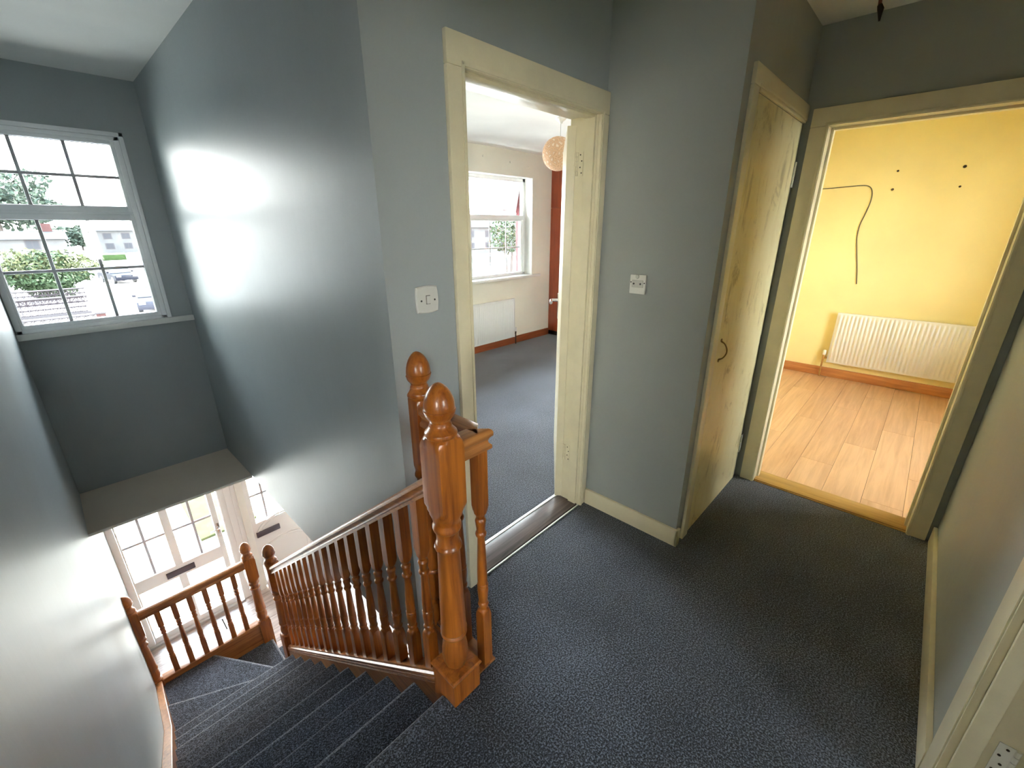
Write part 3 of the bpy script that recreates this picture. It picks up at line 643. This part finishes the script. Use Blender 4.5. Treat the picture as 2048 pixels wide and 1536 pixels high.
for (x, y) in ((0.790, 0.892), (0.795, 1.012), (0.795, 1.118)): baluster(lb, x, y, 0.008, 0.90, low=0.26, up=0.24)
# cross balustrade at the foot of the stairs
cb = thing('cross_balustrade', 'pine balustrade across the foot of the stairs in front of the glazed front door', 'balustrade', (0.2, 3.93, -2.04))
CY = 3.935
newel(cb, (0.640, CY), HF, -1.99, -1.53, -1.262, s=0.046)
newel(cb, (-0.196, CY), -2.25, -1.99, -1.53, -1.262, clip=((XL+0.001, 0, 0), (-1, 0, 0)), s=0.046)
rail(cb, (-0.16, CY, -1.36), (0.60, CY, -1.36), W['woodx'])
part('base_rail', W['woodx'], cb, [(-0.155, 0.60, CY-0.034, CY+0.034, -2.036, -2.012)], 0.005)
for k in range(6): baluster(cb, -0.155+0.1085*(k+1), CY, -2.014, 0.658, low=0.17, up=0.17)

# ------------------------------------------------------------------ switches
def plate_bm(cx, cz, s, face, bulge=0.004):
    """rounded square plate in the xz plane bulging to -y"""
    bm = bmesh.new(); n = 6; out = []
    for side in range(4):
        for k in range(n):
            t = k/n*2-1; b = bulge*(1-t*t); p = (t*s, -(s+b)) if side == 0 else ((s+b), t*s) if side == 1 else (-t*s, s+b) if side == 2 else (-(s+b), -t*s)
            out.append(p)
    rings = [[bm.verts.new((cx+px*e, face-d, cz+pz*e)) for px, pz in out] for e, d in ((1.0, 0.0), (1.0, 0.005), (0.93, 0.009), (0.5, 0.0105))]
    for a, b in zip(rings, rings[1:]):
        m_ = len(a)
        for k in range(m_): bm.faces.new((a[k], a[(k+1) % m_], b[(k+1) % m_], b[k]))
    bm.faces.new(rings[-1]); bm.faces.new(rings[0][::-1]); return bm
s1 = thing('light_switch', 'single rocker light switch on the green-grey wall left of the bedroom doorway', 'light switch', (0.865, YD, 1.324), 'wall switches')
obj('switch_plate', plate_bm(0.865, 1.324, 0.042, YD), W['switch'], s1)
bm = B(0.858, 0.872, YD-0.0145, YD-0.009, 1.311, 1.337, bev=0.002); obj('rocker', bm, W['switch'], s1)
part('rocker_gap', W['dirt'], s1, [(0.8565, 0.8735, YD-0.0108, YD-0.010, 1.3095, 1.3385)], 0)
for dx in (-0.027, 0.027):
    bm = bmesh.new(); bm_tube(bm, [(0.865+dx, YD-0.009, 1.322), (0.865+dx, YD-0.0112, 1.322)], 0.0032, 12); obj('screw', bm, W['black'], s1)
s2 = thing('light_switch', 'small white control with toggles and dark holes on the wall between the two doorways', 'light switch', (XS, 0.98, 1.297), 'wall switches')
bm = bmesh.new(); bm_box(bm, XS-0.012, XS, 0.940, 1.020, 1.255, 1.342, bev=0.004); obj('switch_plate', bm, W['trimw'], s2)
bm = bmesh.new(); bm_box(bm, XS-0.017, XS-0.011, 0.952, 1.008, 1.285, 1.318, bev=0.004); obj('rocker', bm, W['switch'], s2)
for dy, dz, r in ((0.0335, 0.006, 0.0028), (-0.0335, 0.004, 0.0028), (0.0165, 0.0, 0.0042), (-0.0165, 0.0, 0.0042), (0.004, 0.030, 0.0042)):
    bm = bmesh.new(); x = XS-0.012 if abs(dy) > 0.03 or dz > 0.02 else XS-0.017
    bm_tube(bm, [(x+0.001, 0.98+dy, 1.302+dz), (x-0.0015, 0.98+dy, 1.302+dz)], r, 12); obj('screw' if abs(dy) > 0.03 else 'hole', bm, W['black'], s2)
bm = bmesh.new(); bm_tube(bm, [(XS-0.011, 0.984, 1.334), (XS-0.016, 0.984, 1.334)], [0.010, 0.008], 14); obj('knob', bm, W['switch'], s2)

# ------------------------------------------------------------------ radiators
def radiator(label, axis, a0, a1, z0, z1, face, out, pitch, valve_at, side):
    """panel radiator; axis: direction it runs ('x' or 'y'); face = wall plane; out = sign towards the room"""
    def P(u, d, z): return (u, face+out*d, z) if axis == 'x' else (face+out*d, u, z)
    o = thing('radiator', label, 'radiator', P((a0+a1)/2, 0.05, z0))
    bm = bmesh.new(); n = int(round((a1-a0-0.03)/pitch)); us = [(a0, 0.0), (a0+0.012, 0.0)]
    for k in range(n):
        u = a0+0.015+(a1-a0-0.03)*k/n; q = (a1-a0-0.03)/n
        us += [(u+q*0.12, 0.0), (u+q*0.38, 0.014), (u+q*0.62, 0.014), (u+q*0.88, 0.0)]
    us += [(a1-0.012, 0.0), (a1, 0.0)]
    d0 = 0.062
    rows = [(z0, 0.0, -0.012), (z0+0.004, 0.0, 0), (z0+0.020, 0.0, 0), (z0+0.034, 1.0, 0), (z1-0.034, 1.0, 0), (z1-0.020, 0.0, 0), (z1-0.004, 0.0, 0), (z1, 0, -0.012)]
    gr = [[bm.verts.new(P(u, d0+h*g+s, z)) for u, h in us] for z, g, s in rows]
    for a, b in zip(gr, gr[1:]):
        for k in range(len(a)-1): bm.faces.new((a[k], a[k+1], b[k+1], b[k]))
    obj('front_panel', bm, W['rad'], o, ang=50)
    def bx(u0, u1, e0, e1, zz0, zz1):
        p, q = P(u0, e0, zz0), P(u1, e1, zz1); return (min(p[0], q[0]), max(p[0], q[0]), min(p[1], q[1]), max(p[1], q[1]), zz0, zz1)
    part('back_panel', W['rad'], o, [bx(a0+0.005, a1-0.005, 0.030, 0.045, z0+0.005, z1-0.005)], 0.003)
    [part('side_cover', W['rad'], o, [q_], 0.002) for q_ in (bx(a0, a0+0.006, 0.028, 0.062, z0, z1), bx(a1-0.006, a1, 0.028, 0.062, z0, z1))]
    part('top_grille', W['rad'], o, [bx(a0, a1, 0.030, 0.060, z1-0.006, z1)], 0.002)
    [part('bracket', W['rad'], o, [q_], 0.002) for q_ in (bx(a0+0.12, a0+0.15, 0.0, 0.03, z0+0.05, z1-0.05), bx(a1-0.15, a1-0.12, 0.0, 0.03, z0+0.05, z1-0.05))]
    for m_ in valve_at:
        u = a0-0.035*side if m_ == 0 else a1+0.035*side; e = a0 if m_ == 0 else a1
        bm = bmesh.new(); x, y, _ = P(u, 0.045, 0)
        bm_post(bm, [(z0+0.075, 0.011, 1), (z0+0.08, 0.017, 1), (z0+0.12, 0.0165, 1), (z0+0.128, 0.012, 1)], (x, y), 16); obj('valve_cap', bm, W['rad'], o)
        bm = bmesh.new(); bm_tube(bm, [P(u, 0.045, z0+0.08), P(u, 0.045, z0+0.03), P(u, 0.045, 0.0)], [0.011, 0.0085, 0.0075], 10); bm_tube(bm, [P(u, 0.045, z0+0.045), P(e, 0.045, z0+0.045)], 0.009, 10)
        obj('pipe', bm, W['oak'] if axis == 'y' else W['dirt'], o)
    return o
radiator('long white ribbed radiator on the yellow wall', 'y', -0.98, 0.606, 0.165, 0.703, XY, -1, 0.0335, (1,), 1)
radiator('white ribbed radiator under the bedroom window', 'x', 3.30, 4.335, 0.105, 0.642, YB, -1, 0.0335, (1,), 1)

# ------------------------------------------------------------------ yellow room small things
bm = bmesh.new(); xw = XY-0.005
pts = [(xw, 1.03, 1.905), (xw, 0.92, 1.908), (xw, 0.80, 1.914), (xw, 0.70, 1.918), (xw, 0.636, 1.913), (xw, 0.600, 1.885), (xw, 0.583, 1.83), (xw, 0.583, 1.76), (xw, 0.598, 1.66), (xw, 0.618, 1.56), (xw, 0.617, 1.45), (xw, 0.600, 1.36), (xw, 0.575, 1.25), (xw, 0.548, 1.13), (xw, 0.524, 0.998)]
P3 = []
for i in range(len(pts)-1):
    p0, p1, p2, p3 = [Vector(pts[max(0, min(len(pts)-1, j))]) for j in (i-1, i, i+1, i+2)]
    for k in range(4):
        t = k/4; P3.append(0.5*((2*p1)+(-p0+p2)*t+(2*p0-5*p1+4*p2-p3)*t*t+(-p0+3*p1-3*p2+p3)*t**3))
P3.append(Vector(pts[-1])); bm_tube(bm, P3, 0.0042, 6)
tag(obj('cable', bm, plain('dark_cable', (0.10, 0.085, 0.05), 0.5), loc=(xw, 0.6, 1.4)), 'loose dark cable curving down the yellow wall above the radiator', 'cable')
for k, y in enumerate((0.94, 0.78, 0.66)):
    pass
def plug(name, label, x, y, z, r, mt, axis, grp):
    bm = bmesh.new()
    d = (-0.010, 0, 0) if axis == 'x' else (0, -0.010, 0)
    bm_tube(bm, [(x, y, z), (x+d[0], y+d[1], z+d[2])], [r, r*0.6], 8)
    return tag(obj(name, bm, mt, loc=(x, y, z)), label, 'wall plug', grp)
G_ = 'wall plugs in the yellow wall'
plug('wall_plug', 'upper right wall plug in the yellow wall, largest of four', XY, -0.001, 2.027, 0.013, W['dirt'], 'x', G_)
plug('wall_plug', 'upper left wall plug in the yellow wall, nearer the cable', XY, 0.438, 2.027, 0.009, W['dirt'], 'x', G_)
plug('wall_plug', 'lower left wall plug in the yellow wall, closest to the cable', XY, 0.442, 1.871, 0.011, W['dirt'], 'x', G_)
plug('wall_plug', 'lower right wall plug in the yellow wall', XY, -0.010, 1.870, 0.009, W['dirt'], 'x', G_)
# ------------------------------------------------------------------ bedroom things
pl = thing('pendant_lamp', 'pale woven string ball pendant lamp hanging in the bedroom', 'pendant lamp', (3.445, 2.657, CEIL))
bm = bmesh.new(); bm_post(bm, [(CEIL-0.045, 0.012, 1), (CEIL-0.03, 0.018, 1), (CEIL-0.012, 0.045, 1), (CEIL, 0.048, 1)], (3.445, 2.657), 24); obj('ceiling_rose', bm, W['trimw'], pl)
bm = bmesh.new(); bm_tube(bm, [(3.445, 2.657, CEIL-0.04), (3.445, 2.657, 2.28)], 0.003, 8); obj('flex', bm, W['switch'], pl)
bm = bmesh.new(); bmesh.ops.create_icosphere(bm, subdivisions=4, radius=0.138, matrix=Matrix.Translation((3.37, 2.657, 2.163)))
bmesh.ops.translate(bm, verts=list(bm.verts), vec=(0.045, 0, 0))
for v in bm.verts: pass
obj('ball_shade', bm, W['string'], pl)
wd = thing('wardrobe', 'tall red-brown wooden wardrobe in the bedroom corner', 'wardrobe', (5.44, 3.4, 0))
part('carcass', W['red'], wd, [(5.162, 5.75, 2.70, YB-0.002, 0.0, CEIL-0.02)], 0.003)
part('plinth', W['black'], wd, [(5.155, 5.165, 2.70, YB-0.004, 0.0, 0.06)], 0.001)
for (z0, z1) in ((0.07, 1.800), (1.806, CEIL-0.03)):
    for (a, b2) in ((2.71, 3.395), (3.40, YB-0.006)): part('door', W['red'], wd, [(5.142, 5.162, a, b2, z0, z1)], 0.003)
for k, (x, z) in enumerate(((3.86, 2.335), (4.32, 2.31), (4.66, 2.28))):
    plug('wall_plug', ('leftmost', 'middle', 'rightmost')[k]+' filled hole above the bedroom window', x, YB, z, 0.013, W['cream'], 'y', 'filled holes above the bedroom window')
# wire left hanging from the landing ceiling
bm = bmesh.new(); bm_tube(bm, [(2.50, 0.392, CEIL), (2.50, 0.390, 2.40), (2.50, 0.386, 2.36)], 0.006, 8)
wr = thing('loose_wire', 'short red-brown wire hanging from the landing ceiling by the yellow room doorway', 'wire', (2.50, 0.39, CEIL)); obj('flex', bm, plain('red_brown_flex', (0.12, 0.035, 0.02), 0.6), wr)
bm = bmesh.new(); bm_tube(bm, [(2.50, 0.386, 2.36), (2.50, 0.380, 2.345), (2.49, 0.377, 2.325), (2.50, 0.376, 2.305)], [0.008, 0.011, 0.007, 0.003], 8); obj('bare_end', bm, W['dirt'], wr)

# ------------------------------------------------------------------ glazed porch screen, y = 5.12
door3 = thing('door_3', '', None, (0.2, YP, HF)); door3['kind'] = 'structure'; del door3['label']
U = W['upvc']
part('door_frame', U, door3, [(XL, -0.15, YP-0.04, YP+0.05, HF, -0.30), (-0.15, 0.70, YP-0.04, YP+0.05, -0.36, -0.30)], 0.004)
part('door_stile', U, door3, [(-0.148, -0.134, YP-0.03, YP+0.03, HF+0.02, -0.36), (0.200, 0.268, YP-0.03, YP+0.03, HF+0.02, -0.36), (0.611, 0.662, YP-0.03, YP+0.03, HF+0.02, -0.36)], 0.004)
part('door_rail', U, door3, [(-0.14, 0.62, YP-0.031, YP+0.03, -1.945, -1.80), (-0.14, 0.62, YP-0.031, YP+0.03, HF+0.02, HF+0.09), (-0.14, 0.62, YP-0.031, YP+0.03, -0.42, -0.36)], 0.004)
for (a, b2, c, d) in ((-0.136, 0.202, -1.805, -0.41), (0.266, 0.613, -1.805, -0.41), (-0.136, 0.202, HF+0.085, -1.94), (0.266, 0.613, HF+0.085, -1.94)): part('pane', W['glass'], door3, [(a, b2, YP, YP+0.005, c, d)], 0)
for (x, a, b2) in ((0.034, -0.134, 0.2), (0.446, 0.268, 0.611)):
    for z in (-0.98, -1.40): part('glazing_bar', W['lead'], door3, [(a, b2, YP-0.006, YP+0.006, z-0.011, z+0.011)], 0.002)
    part('glazing_bar', W['lead'], door3, [(x-0.011, x+0.011, YP-0.007, YP+0.007, -1.80, -0.42)], 0.002)
lbx = part('letterbox', plain('grey_letterbox', (0.10, 0.09, 0.11), 0.4, 0.3), door3, [(0.107, 0.355, YP-0.045, YP-0.030, -1.912, -1.845)], 0.004)
bm = bmesh.new(); bm_tube(bm, [(0.640, YP-0.03, -1.56), (0.640, YP-0.07, -1.56), (0.56, YP-0.075, -1.56)], 0.009, 8); bm_box(bm, 0.628, 0.652, YP-0.037, YP-0.03, -1.67, -1.50, bev=0.003); obj('door_handle', bm, W['chrome'], door3)
part('door_threshold', W['strip'], door3, [(XL, 0.70, YP-0.07, YP+0.05, HF, HF+0.025)], 0.005)
# side panel and post between the two doors
pn = struct('wall_porch_panel', B(0.70, 0.875, YP-0.03, YP+0.03, HF, -0.30), U)
bm = bmesh.new(); [bm_box(bm, x, x+0.012, YP-0.04, YP-0.028, HF+0.1, -0.32, bev=0.003) for x in (0.705, 0.765, 0.83)]
struct('trim_porch_panel', bm, U, smooth=True)
struct('trim_porch_post', B(0.875, 0.945, YP-0.05, YP+0.05, HF, -0.30, bev=0.005), W['trimw'], smooth=True)
door4 = thing('door_4', '', None, (1.3, YP, HF)); door4['kind'] = 'structure'; del door4['label']
part('door_frame', U, door4, [(1.60, 1.68, YP-0.04, YP+0.05, HF, -0.30), (0.945, 1.60, YP-0.04, YP+0.05, -0.36, -0.30)], 0.004)
dm = plain('white_door_skin', (0.82, 0.82, 0.82), 0.3)
part('door_leaf', dm, door4, [(0.945, 1.60, YP-0.022, YP+0.022, HF+0.02, -1.72), (0.945, 1.0, YP-0.022, YP+0.022, -1.72, -0.36), (1.53, 1.60, YP-0.022, YP+0.022, -1.72, -0.36), (1.0, 1.53, YP-0.022, YP+0.022, -0.44, -0.36)], 0.003)
part('pane', W['glass'], door4, [(1.0, 1.53, YP, YP+0.005, -1.72, -0.44)], 0)
for x in (1.13, 1.40): part('glazing_bar', W['lead'], door4, [(x-0.010, x+0.010, YP-0.008, YP+0.008, -1.70, -0.44)], 0.002)
for z in (-1.0, -1.36): part('glazing_bar', W['lead'], door4, [(1.0, 1.53, YP-0.009, YP+0.009, z-0.010, z+0.010)], 0.002)
for (rx, rz, zc, t) in ((0.285, 0.20, -1.90, 0.014), (0.245, 0.165, -1.90, 0.010)):
    bm = bmesh.new(); bm_tube(bm, [(1.265-rx*math.cos(PI*k/24), YP-0.024, zc+rz*math.sin(PI*k/24)) for k in range(25)], t*0.7, 8); obj('arch_moulding', bm, dm, door4)
for (rx, rz, zc, t) in ((0.285, 0.17, -2.17, 0.014), (0.245, 0.14, -2.17, 0.010)):
    bm = bmesh.new(); bm_tube(bm, [(1.265-rx, YP-0.024, HF+0.15)]+[(1.265-rx*math.cos(PI*k/24), YP-0.024, zc+rz*math.sin(PI*k/24)) for k in range(25)]+[(1.265+rx, YP-0.024, HF+0.15), (1.265-rx, YP-0.024, HF+0.15)], t*0.7, 8); obj('arch_moulding', bm, dm, door4)
part('letterbox', bpy.data.materials['grey_letterbox'], door4, [(0.975, 1.232, YP-0.045, YP-0.022, -1.905, -1.838)], 0.004)
for x in (1.545, 1.585): part('bead', U, door4, [(x, x+0.008, YP-0.034, YP-0.02, HF+0.03, -0.57)], 0.002)
struct('wall_porch_right', B(3.08, 3.2, YP-0.03, YP+0.2, HF, -0.22), W['hallwall'])
w5 = thing('window_5', '', None, (2.4, YP, HF)); w5['kind'] = 'structure'; del w5['label']
part('window_frame', U, w5, [(1.68, 1.72, YP-0.03, YP+0.04, HF, -0.30), (2.36, 2.42, YP-0.03, YP+0.04, HF, -0.30), (3.03, 3.08, YP-0.03, YP+0.04, HF, -0.30), (1.68, 3.08, YP-0.031, YP+0.04, HF, HF+0.09), (1.68, 3.08, YP-0.031, YP+0.04, -0.38, -0.30)], 0.004)
part('pane', W['glass'], w5, [(1.72, 2.36, YP, YP+0.005, HF+0.08, -0.36), (2.42, 3.03, YP, YP+0.005, HF+0.08, -0.36)], 0)
struct('wall_porch_top', B(XL, 3.2, YP-0.04, YP+0.2, -0.305, -0.222), W['hallwall'])

# ------------------------------------------------------------------ outside
GZ = -3.3
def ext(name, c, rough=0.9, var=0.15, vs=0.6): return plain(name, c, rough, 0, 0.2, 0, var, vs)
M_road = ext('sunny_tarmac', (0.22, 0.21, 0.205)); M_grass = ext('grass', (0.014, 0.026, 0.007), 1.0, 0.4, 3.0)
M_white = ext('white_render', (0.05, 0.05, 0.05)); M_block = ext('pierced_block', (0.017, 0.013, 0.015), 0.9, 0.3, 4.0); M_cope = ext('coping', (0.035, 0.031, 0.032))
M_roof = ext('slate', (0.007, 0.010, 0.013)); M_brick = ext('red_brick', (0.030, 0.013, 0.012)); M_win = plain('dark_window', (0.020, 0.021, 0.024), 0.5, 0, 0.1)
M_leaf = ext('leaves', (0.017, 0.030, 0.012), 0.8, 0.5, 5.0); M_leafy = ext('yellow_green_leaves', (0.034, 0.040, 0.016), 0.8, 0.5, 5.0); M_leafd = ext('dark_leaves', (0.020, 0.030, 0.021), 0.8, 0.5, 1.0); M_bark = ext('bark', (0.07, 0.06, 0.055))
bm = bmesh.new(); bm_box(bm, -260, 420, 5.4, 700, GZ-0.2, GZ); struct('ground', bm, M_road)
struct('ground_front_step', B(XL-2, 3.4, YP+0.25, 9.2, GZ, HF-0.06), ext('paving', (0.34, 0.315, 0.28)))
struct('ground_rear', B(-30, 40, -40, -2.6, GZ-0.2, GZ), M_grass)
def leaf_blob(name, parent, mt, cx, cy_, cz_, rx, ry, rz, n, ls, seed):
    """crown of many small leaf quads, joined: nobody could count them"""
    rr = random.Random(seed); bm = bmesh.new()
    for _ in range(n):
        while True:
            p = Vector((rr.uniform(-1, 1), rr.uniform(-1, 1), rr.uniform(-1, 1)))
            if 0.25 < p.length < 1: break
        k = 1+0.18*math.sin(5*p.x+seed)+0.15*math.sin(7*p.z+2*seed)
        q = Vector((cx+p.x*rx*k, cy_+p.y*ry*k, cz_+p.z*rz*k)); a = Vector((rr.gauss(0, 1), rr.gauss(0, 1), rr.gauss(0, 1))).normalized(); b2 = a.cross(Vector((rr.gauss(0, 1), rr.gauss(0, 1), rr.gauss(0, 1)))).normalized()
        s = ls*rr.uniform(0.6, 1.3)
        bm.faces.new([bm.verts.new(q+a*s*u+b2*s*0.5*v) for u, v in ((-1, 0), (0, -1), (1, 0), (0, 1))])
    o = obj(name, bm, mt, parent, smooth=False); o['kind'] = 'stuff'; return o
sh = thing('shrub', 'large rounded green and yellow shrub behind the pierced garden wall', 'shrub', (0.35, 47, GZ))
leaf_blob('foliage', sh, M_leaf, 0.2, 47.0, GZ+1.6, 2.5, 2.0, 1.45, 5200, 0.17, 1)
leaf_blob('upper_foliage', sh, M_leafy, 0.4, 46.9, GZ+2.35, 2.6, 2.0, 1.05, 2600, 0.15, 4)  # yellower leaves, set higher in the crown
bm = bmesh.new()
for k in range(6): bm_tube(bm, [(0.2+0.15*math.cos(k), 47+0.15*math.sin(k), GZ), (0.2+1.0*math.cos(k), 47+1.0*math.sin(k), GZ+1.5)], [0.06, 0.02], 6)
obj('stem', bm, M_bark, sh)
def garden_wall(label, x0, x1, y, ztop, rows, bs=0.30, pier=True, zb=GZ):
    """pierced screen block wall with coping and end pier; every block its own part"""
    o = thing('garden_wall', label, 'wall', ((x0+x1)/2, y, zb), 'garden walls across the street')
    zlow = ztop-0.06-rows*bs
    part('plinth', M_cope, o, [(x0, x1, y-0.10, y+0.10, zb, zlow)], 0.01)
    t = bmesh.new(); f = 0.035; h = bs/2
    for (a, b2, c, d) in ((-h, h, -h, -h+f), (-h, h, h-f, h), (-h, -h+f, -h, h), (h-f, h, -h, h)): bm_box(t, a+0.003, b2-0.003, -0.05, 0.05, c+0.003, d-0.003)
    for s_ in (1, -1):
        bm_prism(t, [(-h+0.02, s_*(-h+0.02)), (-h+0.055, s_*(-h+0.02)), (h-0.02, s_*(h-0.02)), (h-0.055, s_*(h-0.02))], 'y', -0.04, 0.04)
    bmesh.ops.recalc_face_normals(t, faces=list(t.faces))
    me = bpy.data.meshes.new('block'); t.to_mesh(me); t.free(); me.materials.append(M_block)
    n = int((x1-x0)/bs)
    for j in range(rows):
        for i in range(n):
            b_o = bpy.data.objects.new('block', me); col.objects.link(b_o); b_o.parent = o
            b_o.location = Vector((x0+bs*(i+0.5), y, zlow+bs*(j+0.5)))-Vector(o['base'])
    part('coping', M_cope, o, [(x0-0.03, x1+0.03, y-0.13, y+0.13, ztop-0.06, ztop)], 0.01)
    if pier: part('pier', M_brick, o, [(x1, x1+0.35, y-0.18, y+0.18, zb, ztop-0.02)], 0.01); part('pier_cap', M_cope, o, [(x1-0.04, x1+0.39, y-0.22, y+0.22, ztop-0.02, ztop+0.06)], 0.01)
    return o
garden_wall('nearest pierced block garden wall, cut off by the stair window sill', -2.6, 1.35, 29.5, -2.36, 2, 0.30)
garden_wall('pierced block garden wall between the nearest wall and the shrub', -2.8, 1.55, 37.0, -2.20, 3, 0.30, False)
garden_wall('farthest low garden wall directly under the green shrub', -3.0, 1.9, 43.2, -2.30, 3, 0.30, False)
def car(label, loc, rot, paint, L=4.2, Wd=1.75, H=1.45):
    o = thing('car', label, 'car', loc, 'cars in the street'); o.rotation_euler = (0, 0, rot); o['base'] = (0, 0, 0)
    # body: side outline (length along y, nose at -y) lofted across the width
    prof = [(-L/2, 0.35), (-L/2-0.02, 0.60), (-L/2+0.10, 0.78), (-L/2+1.05, 0.93), (-0.15*L, 0.98), (L*0.36, 1.0), (L/2-0.05, 0.92), (L/2, 0.60), (L/2-0.03, 0.35)]
    bm = bmesh.new(); rings = []
    for xx, k in ((-Wd/2, 0.90), (-Wd/2+0.12, 1.0), (Wd/2-0.12, 1.0), (Wd/2, 0.90)):
        rings.append([bm.verts.new((xx, y*(0.97 if k < 1 else 1), 0.30+(z-0.30)*k)) for y, z in prof])
    for a, b2 in zip(rings, rings[1:]):
        for k in range(len(a)-1): bm.faces.new((a[k], a[k+1], b2[k+1], b2[k]))
        bm.faces.new((a[-1], a[0], b2[0], b2[-1]))
    bm.faces.new(rings[0]); bm.faces.new(rings[-1][::-1]); obj('body', bm, paint, o)
    bm = bmesh.new(); lo = [(-L*0.27, 0.95), (L*0.42, 0.97)]; hi = [(-L*0.10, H), (L*0.30, H-0.03)]
    v = [bm.verts.new(p) for p in ((-Wd/2+0.08, lo[0][0], lo[0][1]), (Wd/2-0.08, lo[0][0], lo[0][1]), (Wd/2-0.08, lo[1][0], lo[1][1]), (-Wd/2+0.08, lo[1][0], lo[1][1]), (-Wd/2+0.24, hi[0][0], hi[0][1]), (Wd/2-0.24, hi[0][0], hi[0][1]), (Wd/2-0.24, hi[1][0], hi[1][1]), (-Wd/2+0.24, hi[1][0], hi[1][1]))]
    for f in ((4, 5, 6, 7), (0, 1, 5, 4), (1, 2, 6, 5), (2, 3, 7, 6), (3, 0, 4, 7)): bm.faces.new([v[i] for i in f])
    obj('windows', bm, M_win, o, smooth=False)
    part('roof', paint, o, [(-Wd/2+0.22, Wd/2-0.22, hi[0][0]+0.03, hi[1][0]-0.02, H-0.045, H+0.02)], 0.03)
    for sx_ in (-1, 1):
        for sy in (-L*0.31, L*0.30):
            bm = bmesh.new(); bm_tube(bm, [(sx_*(Wd/2-0.20), sy, 0.31), (sx_*(Wd/2+0.01), sy, 0.31)], 0.31, 18); obj('wheel', bm, W['black'], o)
        part('headlight', W['chrome'], o, [(sx_*0.45, sx_*0.78, -L/2-0.01, -L/2+0.08, 0.62, 0.76)], 0.02)
        part('wing_mirror', paint, o, [(sx_*(Wd/2-0.02), sx_*(Wd/2+0.16), -L*0.20, -L*0.20+0.09, 0.95, 1.08)], 0.02)
    part('bumper', paint, o, [(-Wd/2+0.05, Wd/2-0.05, -L/2-0.06, -L/2+0.05, 0.32, 0.52)], 0.03)
    o['base'] = tuple(loc); return o
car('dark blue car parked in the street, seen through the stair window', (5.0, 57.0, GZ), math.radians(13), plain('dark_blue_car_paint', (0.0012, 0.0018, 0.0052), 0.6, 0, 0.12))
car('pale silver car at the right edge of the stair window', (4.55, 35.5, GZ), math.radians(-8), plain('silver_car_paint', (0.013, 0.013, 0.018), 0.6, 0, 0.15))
def house(label, x0, x1, y0, y1, h, zr, grp='houses across the street', wins=3, roofm=None, gz=GZ):
    o = thing('house', label, 'house', ((x0+x1)/2, y0, gz), grp)
    part('walls', M_white, o, [(x0, x1, y0, y1, gz, gz+h)], 0)
    bm = bmesh.new(); ym = (y0+y1)/2; bm_prism(bm, [(y0-0.5, gz+h-0.1), (ym, gz+h+zr), (y1+0.5, gz+h-0.1)], 'x', x0-0.4, x1+0.4); obj('roof', bm, roofm or M_roof, o, smooth=False)
    for k in range(wins):
        cx = x0+(x1-x0)*(k+0.5)/wins
        for zz in (gz+h*0.18, gz+h*0.62):
            wf = part('window', M_cope, o, [(cx-0.7, cx+0.7, y0-0.05, y0+0.02, zz, zz+1.2)], 0)
            part('pane', M_win, wf, [(cx-0.6, cx-0.03, y0-0.07, y0-0.04, zz+0.1, zz+1.1), (cx+0.03, cx+0.6, y0-0.07, y0-0.04, zz+0.1, zz+1.1)], 0)
    part('chimney', M_brick, o, [(x1-1.8, x1-0.8, ym-0.4, ym+0.4, gz+h+zr*0.4, gz+h+zr+1.0)], 0)
    return o
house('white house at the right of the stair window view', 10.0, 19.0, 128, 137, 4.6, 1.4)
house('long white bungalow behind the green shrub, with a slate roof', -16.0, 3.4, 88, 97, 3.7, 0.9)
hg = tag(obj('hedge', B(7.4, 10.4, 98, 99, GZ, GZ+0.9, bev=0.1), M_grass), 'clipped green hedge in front of the white house', 'hedge')
def tree(label, x, y, h, r, seed, mt=None, n=2200, stems=1, gz=GZ, ls=0.3, low=0.45, grp='trees outside'):
    o = thing('tree', label, 'tree', (x, y, gz), grp)
    for s_ in range(stems):
        bm = bmesh.new(); dx = (s_-0.5*(stems-1))*r*0.35
        bm_tube(bm, [(x+dx, y, gz), (x+dx*1.1+0.06, y, gz+h*0.25), (x+dx*1.7, y, gz+h*0.62)], [0.035*h, 0.028*h, 0.012*h], 8)
        obj('trunk', bm, M_bark, o)
    leaf_blob('foliage', o, mt or M_leafd, x, y, gz+h*(1+low)/2, r, r, h*(1-low)/2, n, ls, seed); return o
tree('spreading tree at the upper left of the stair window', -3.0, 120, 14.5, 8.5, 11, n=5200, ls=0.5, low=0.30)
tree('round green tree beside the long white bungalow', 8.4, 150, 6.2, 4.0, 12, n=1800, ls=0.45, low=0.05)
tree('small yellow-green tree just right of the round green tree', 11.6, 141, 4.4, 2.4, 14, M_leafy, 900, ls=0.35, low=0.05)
# view from the bedroom window
tree('two-stemmed street tree seen through the bedroom window', 33.0, 31.6, 5.6, 2.1, 21, M_leaf, 1100, stems=2, ls=0.16, low=0.40)
struct('ground_verge', B(22, 46, 28.0, 34.0, GZ-0.1, GZ+0.03), M_grass)
struct('ground_verge_far', B(40, 78, 48.0, 56.0, GZ-0.1, GZ+0.03), M_grass)
house('white house across the road from the bedroom window', 52, 74, 66, 75, 5.0, 2.5, wins=5)
bm = bmesh.new()
for k in range(40):
    x = 120+k*9; bm_post(bm, [(GZ, 22, 999), (GZ+8+5*math.sin(k*0.7), 15, 999), (GZ+14+6*math.sin(k*0.7), 3, 999)], (x, 330-k*1.5), 10)
struct('ground_hill', bm, ext('distant_hill', (0.018, 0.023, 0.025)))
bm = bmesh.new(); bm_box(bm, 0.62, 1.35, 6.75, 8.3, HF-0.06, HF-0.02, bev=0.01); struct('ground_lawn_patch', bm, ext('sunlit_lawn', (0.022, 0.026, 0.009), 1.0, 0.3, 8.0))

for o in bpy.data.objects:
    if 'base' in o.keys(): del o['base']
